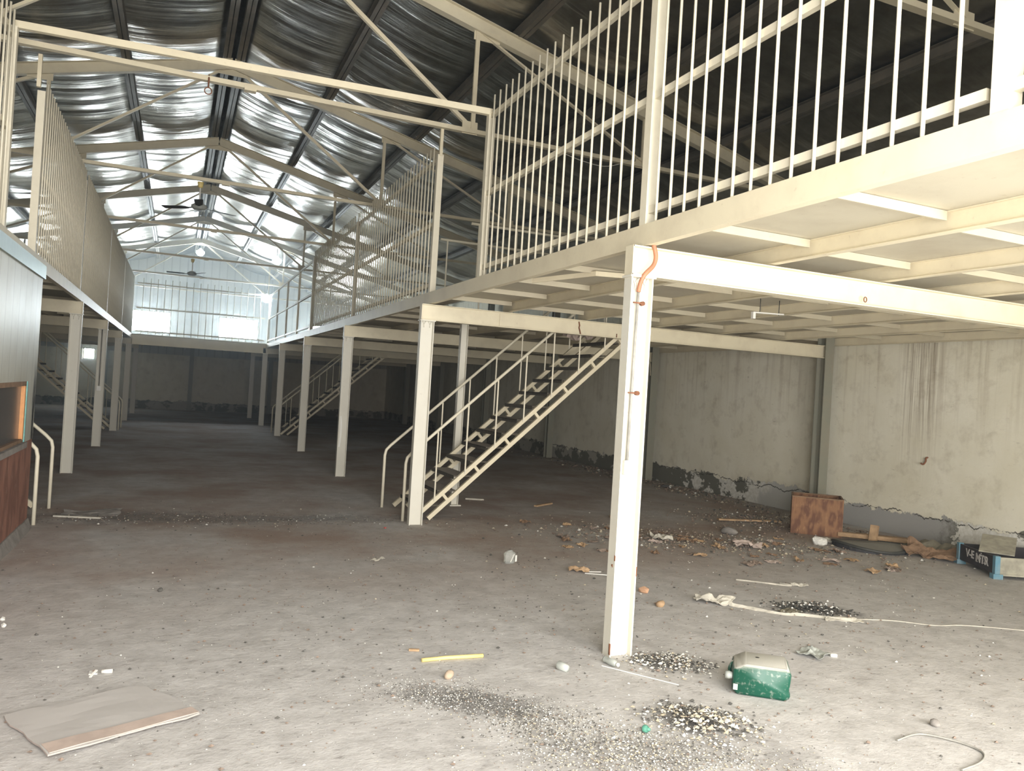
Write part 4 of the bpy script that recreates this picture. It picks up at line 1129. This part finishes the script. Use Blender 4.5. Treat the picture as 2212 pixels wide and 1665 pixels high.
scatter('wall_rubble', 'litter of brown rubble along the foot of the right wall', [
    (5.7, 7.4, 2.2, .8, -.5, 1700, .008, .028, (1, 3, 1, 12), .015),
    (7.6, 8.6, 1.0, 1.0, -.6, 900, .008, .03, (1, 3, 2, 12), .03),
    (8.55, 6.6, .22, 1.3, 0, 600, .008, .03, (2, 2, 3, 10), .03),
    (8.45, 12.5, .4, 5.0, 0, 900, .008, .04, (1, 3, 2, 10), .05)], MM)
scatter('floor_grit', 'fine dark and pale grit strewn over the whole near floor', [
    (2.5, 5.5, 7.5, 6.5, 0, 4200, .002, .008, (3, 1, 3, 6), 0),
    (1.2, 3.8, 4.0, 2.2, 0, 3200, .002, .005, (6, 1, 4, 3), 0),
    (4.5, 5.0, 4.5, 3.5, -.5, 2000, .004, .017, (1, 1, 3, 9), 0),
    (1.2, 5.5, 4.0, 3.5, -.5, 1100, .004, .014, (0, 0, 3, 6), 0),
    (-.3, 9.3, 1.4, .4, 0, 700, .004, .014, (1, 1, 6, 3), 0),
    (1.0, 9.0, 1.8, .4, 0, 700, .004, .014, (2, 1, 6, 3), 0)], MM, 'grit')
bar_thing('thin_stick', (2.42, 4.0, .005), (2.70, 3.62, .005), pR(.003, 6), M['white_pl'], 'long thin white stick in front of the foreground column', 'stick')

# ------------------------------------------------------------------ light
w = bpy.data.worlds.new('sky'); scene.world = w; w.use_nodes = True; nt = w.node_tree
bg = nt.nodes['Background']; bg.inputs['Color'].default_value = (.75, .86, 1, 1); bg.inputs['Strength'].default_value = 1.0
def area(name, loc, rot, sx, sy, power, col):
    l = bpy.data.lights.new(name, 'AREA'); l.shape = 'RECTANGLE'; l.size = sx; l.size_y = sy; l.energy = power; l.color = col
    o = bpy.data.objects.new(name, l); COL.objects.link(o); o.location = loc; o.rotation_euler = rot; return o
area('door_daylight', (.7, YF - .05, 2.15), (math.radians(90), 0, 0), 3.6, 4.2, 720, (1, .97, .92))
area('side_door_daylight', (4.35, YF - .05, 1.15), (math.radians(90), 0, 0), 2.2, 2.2, 340, (1, .97, .92))
# scatter volumes added to imitate lens veil: milky darks, glare at the windows
def haze(name, dens, y0, y1, label):
    hz, nt, b = new_mat(name); nt.nodes.remove(b)
    vs = nt.nodes.new('ShaderNodeVolumeScatter'); vs.inputs['Density'].default_value = dens; vs.inputs['Anisotropy'].default_value = .5
    vs.inputs['Color'].default_value = (.80, .93, 1, 1)
    nt.links.new(vs.outputs[0], [n for n in nt.nodes if n.type == 'OUTPUT_MATERIAL'][0].inputs['Volume'])
    bm = BM()
    ring = [(XWL + .01, .002), (XWR - .01, .002), (XWR - .01, roofz(XWR) - .1), (RX, RZ - .1), (XWL + .01, roofz(XWL) - .1)]
    a = [bm.verts.new((x, y0, z)) for x, z in ring]; b_ = [bm.verts.new((x, y1, z)) for x, z in ring]
    for k in range(5): bm.faces.new((a[k], a[(k+1) % 5], b_[(k+1) % 5], b_[k]))
    bm.faces.new(a[::-1]); bm.faces.new(b_)
    tag(finish('veil_haze', bm, hz), label, 'haze', None, 'stuff')
haze('thin_veil', .0030, YF + .01, 19.98, 'thin added haze lifting the darks in the near half of the hall')
haze('thick_veil', .022, 20.0, YB - .08, 'bluish added haze imitating lens glare around the bright end windows')

cy_ = scene.cycles
try: cy_.max_bounces = 8; cy_.diffuse_bounces = 4; cy_.glossy_bounces = 3; cy_.volume_bounces = 0
except Exception: pass
# ------------------------------------------------------------------ camera
yaw, pitch, roll, fpx = .4078, .0084, .0606, 1674.0
f = V((math.sin(yaw) * math.cos(pitch), math.cos(yaw) * math.cos(pitch), math.sin(pitch)))
r = V((math.cos(yaw), -math.sin(yaw), 0)); u = r.cross(f)
r2 = r * math.cos(roll) + u * math.sin(roll); u2 = -r * math.sin(roll) + u * math.cos(roll)
cam = bpy.data.cameras.new('camera'); co = bpy.data.objects.new('camera', cam); COL.objects.link(co)
m4 = Matrix((r2, u2, -f)).transposed().to_4x4(); m4.translation = V((0, 0, 1.6)); co.matrix_world = m4
cam.sensor_width = 36; cam.lens = 36 * fpx / 2212; cam.clip_end = 200; cam.clip_start = .05
scene.camera = co
vs_ = scene.view_settings; vs_.view_transform = 'Standard'; vs_.look = 'None'; vs_.exposure = 0; vs_.gamma = 1; vs_.use_curve_mapping = False
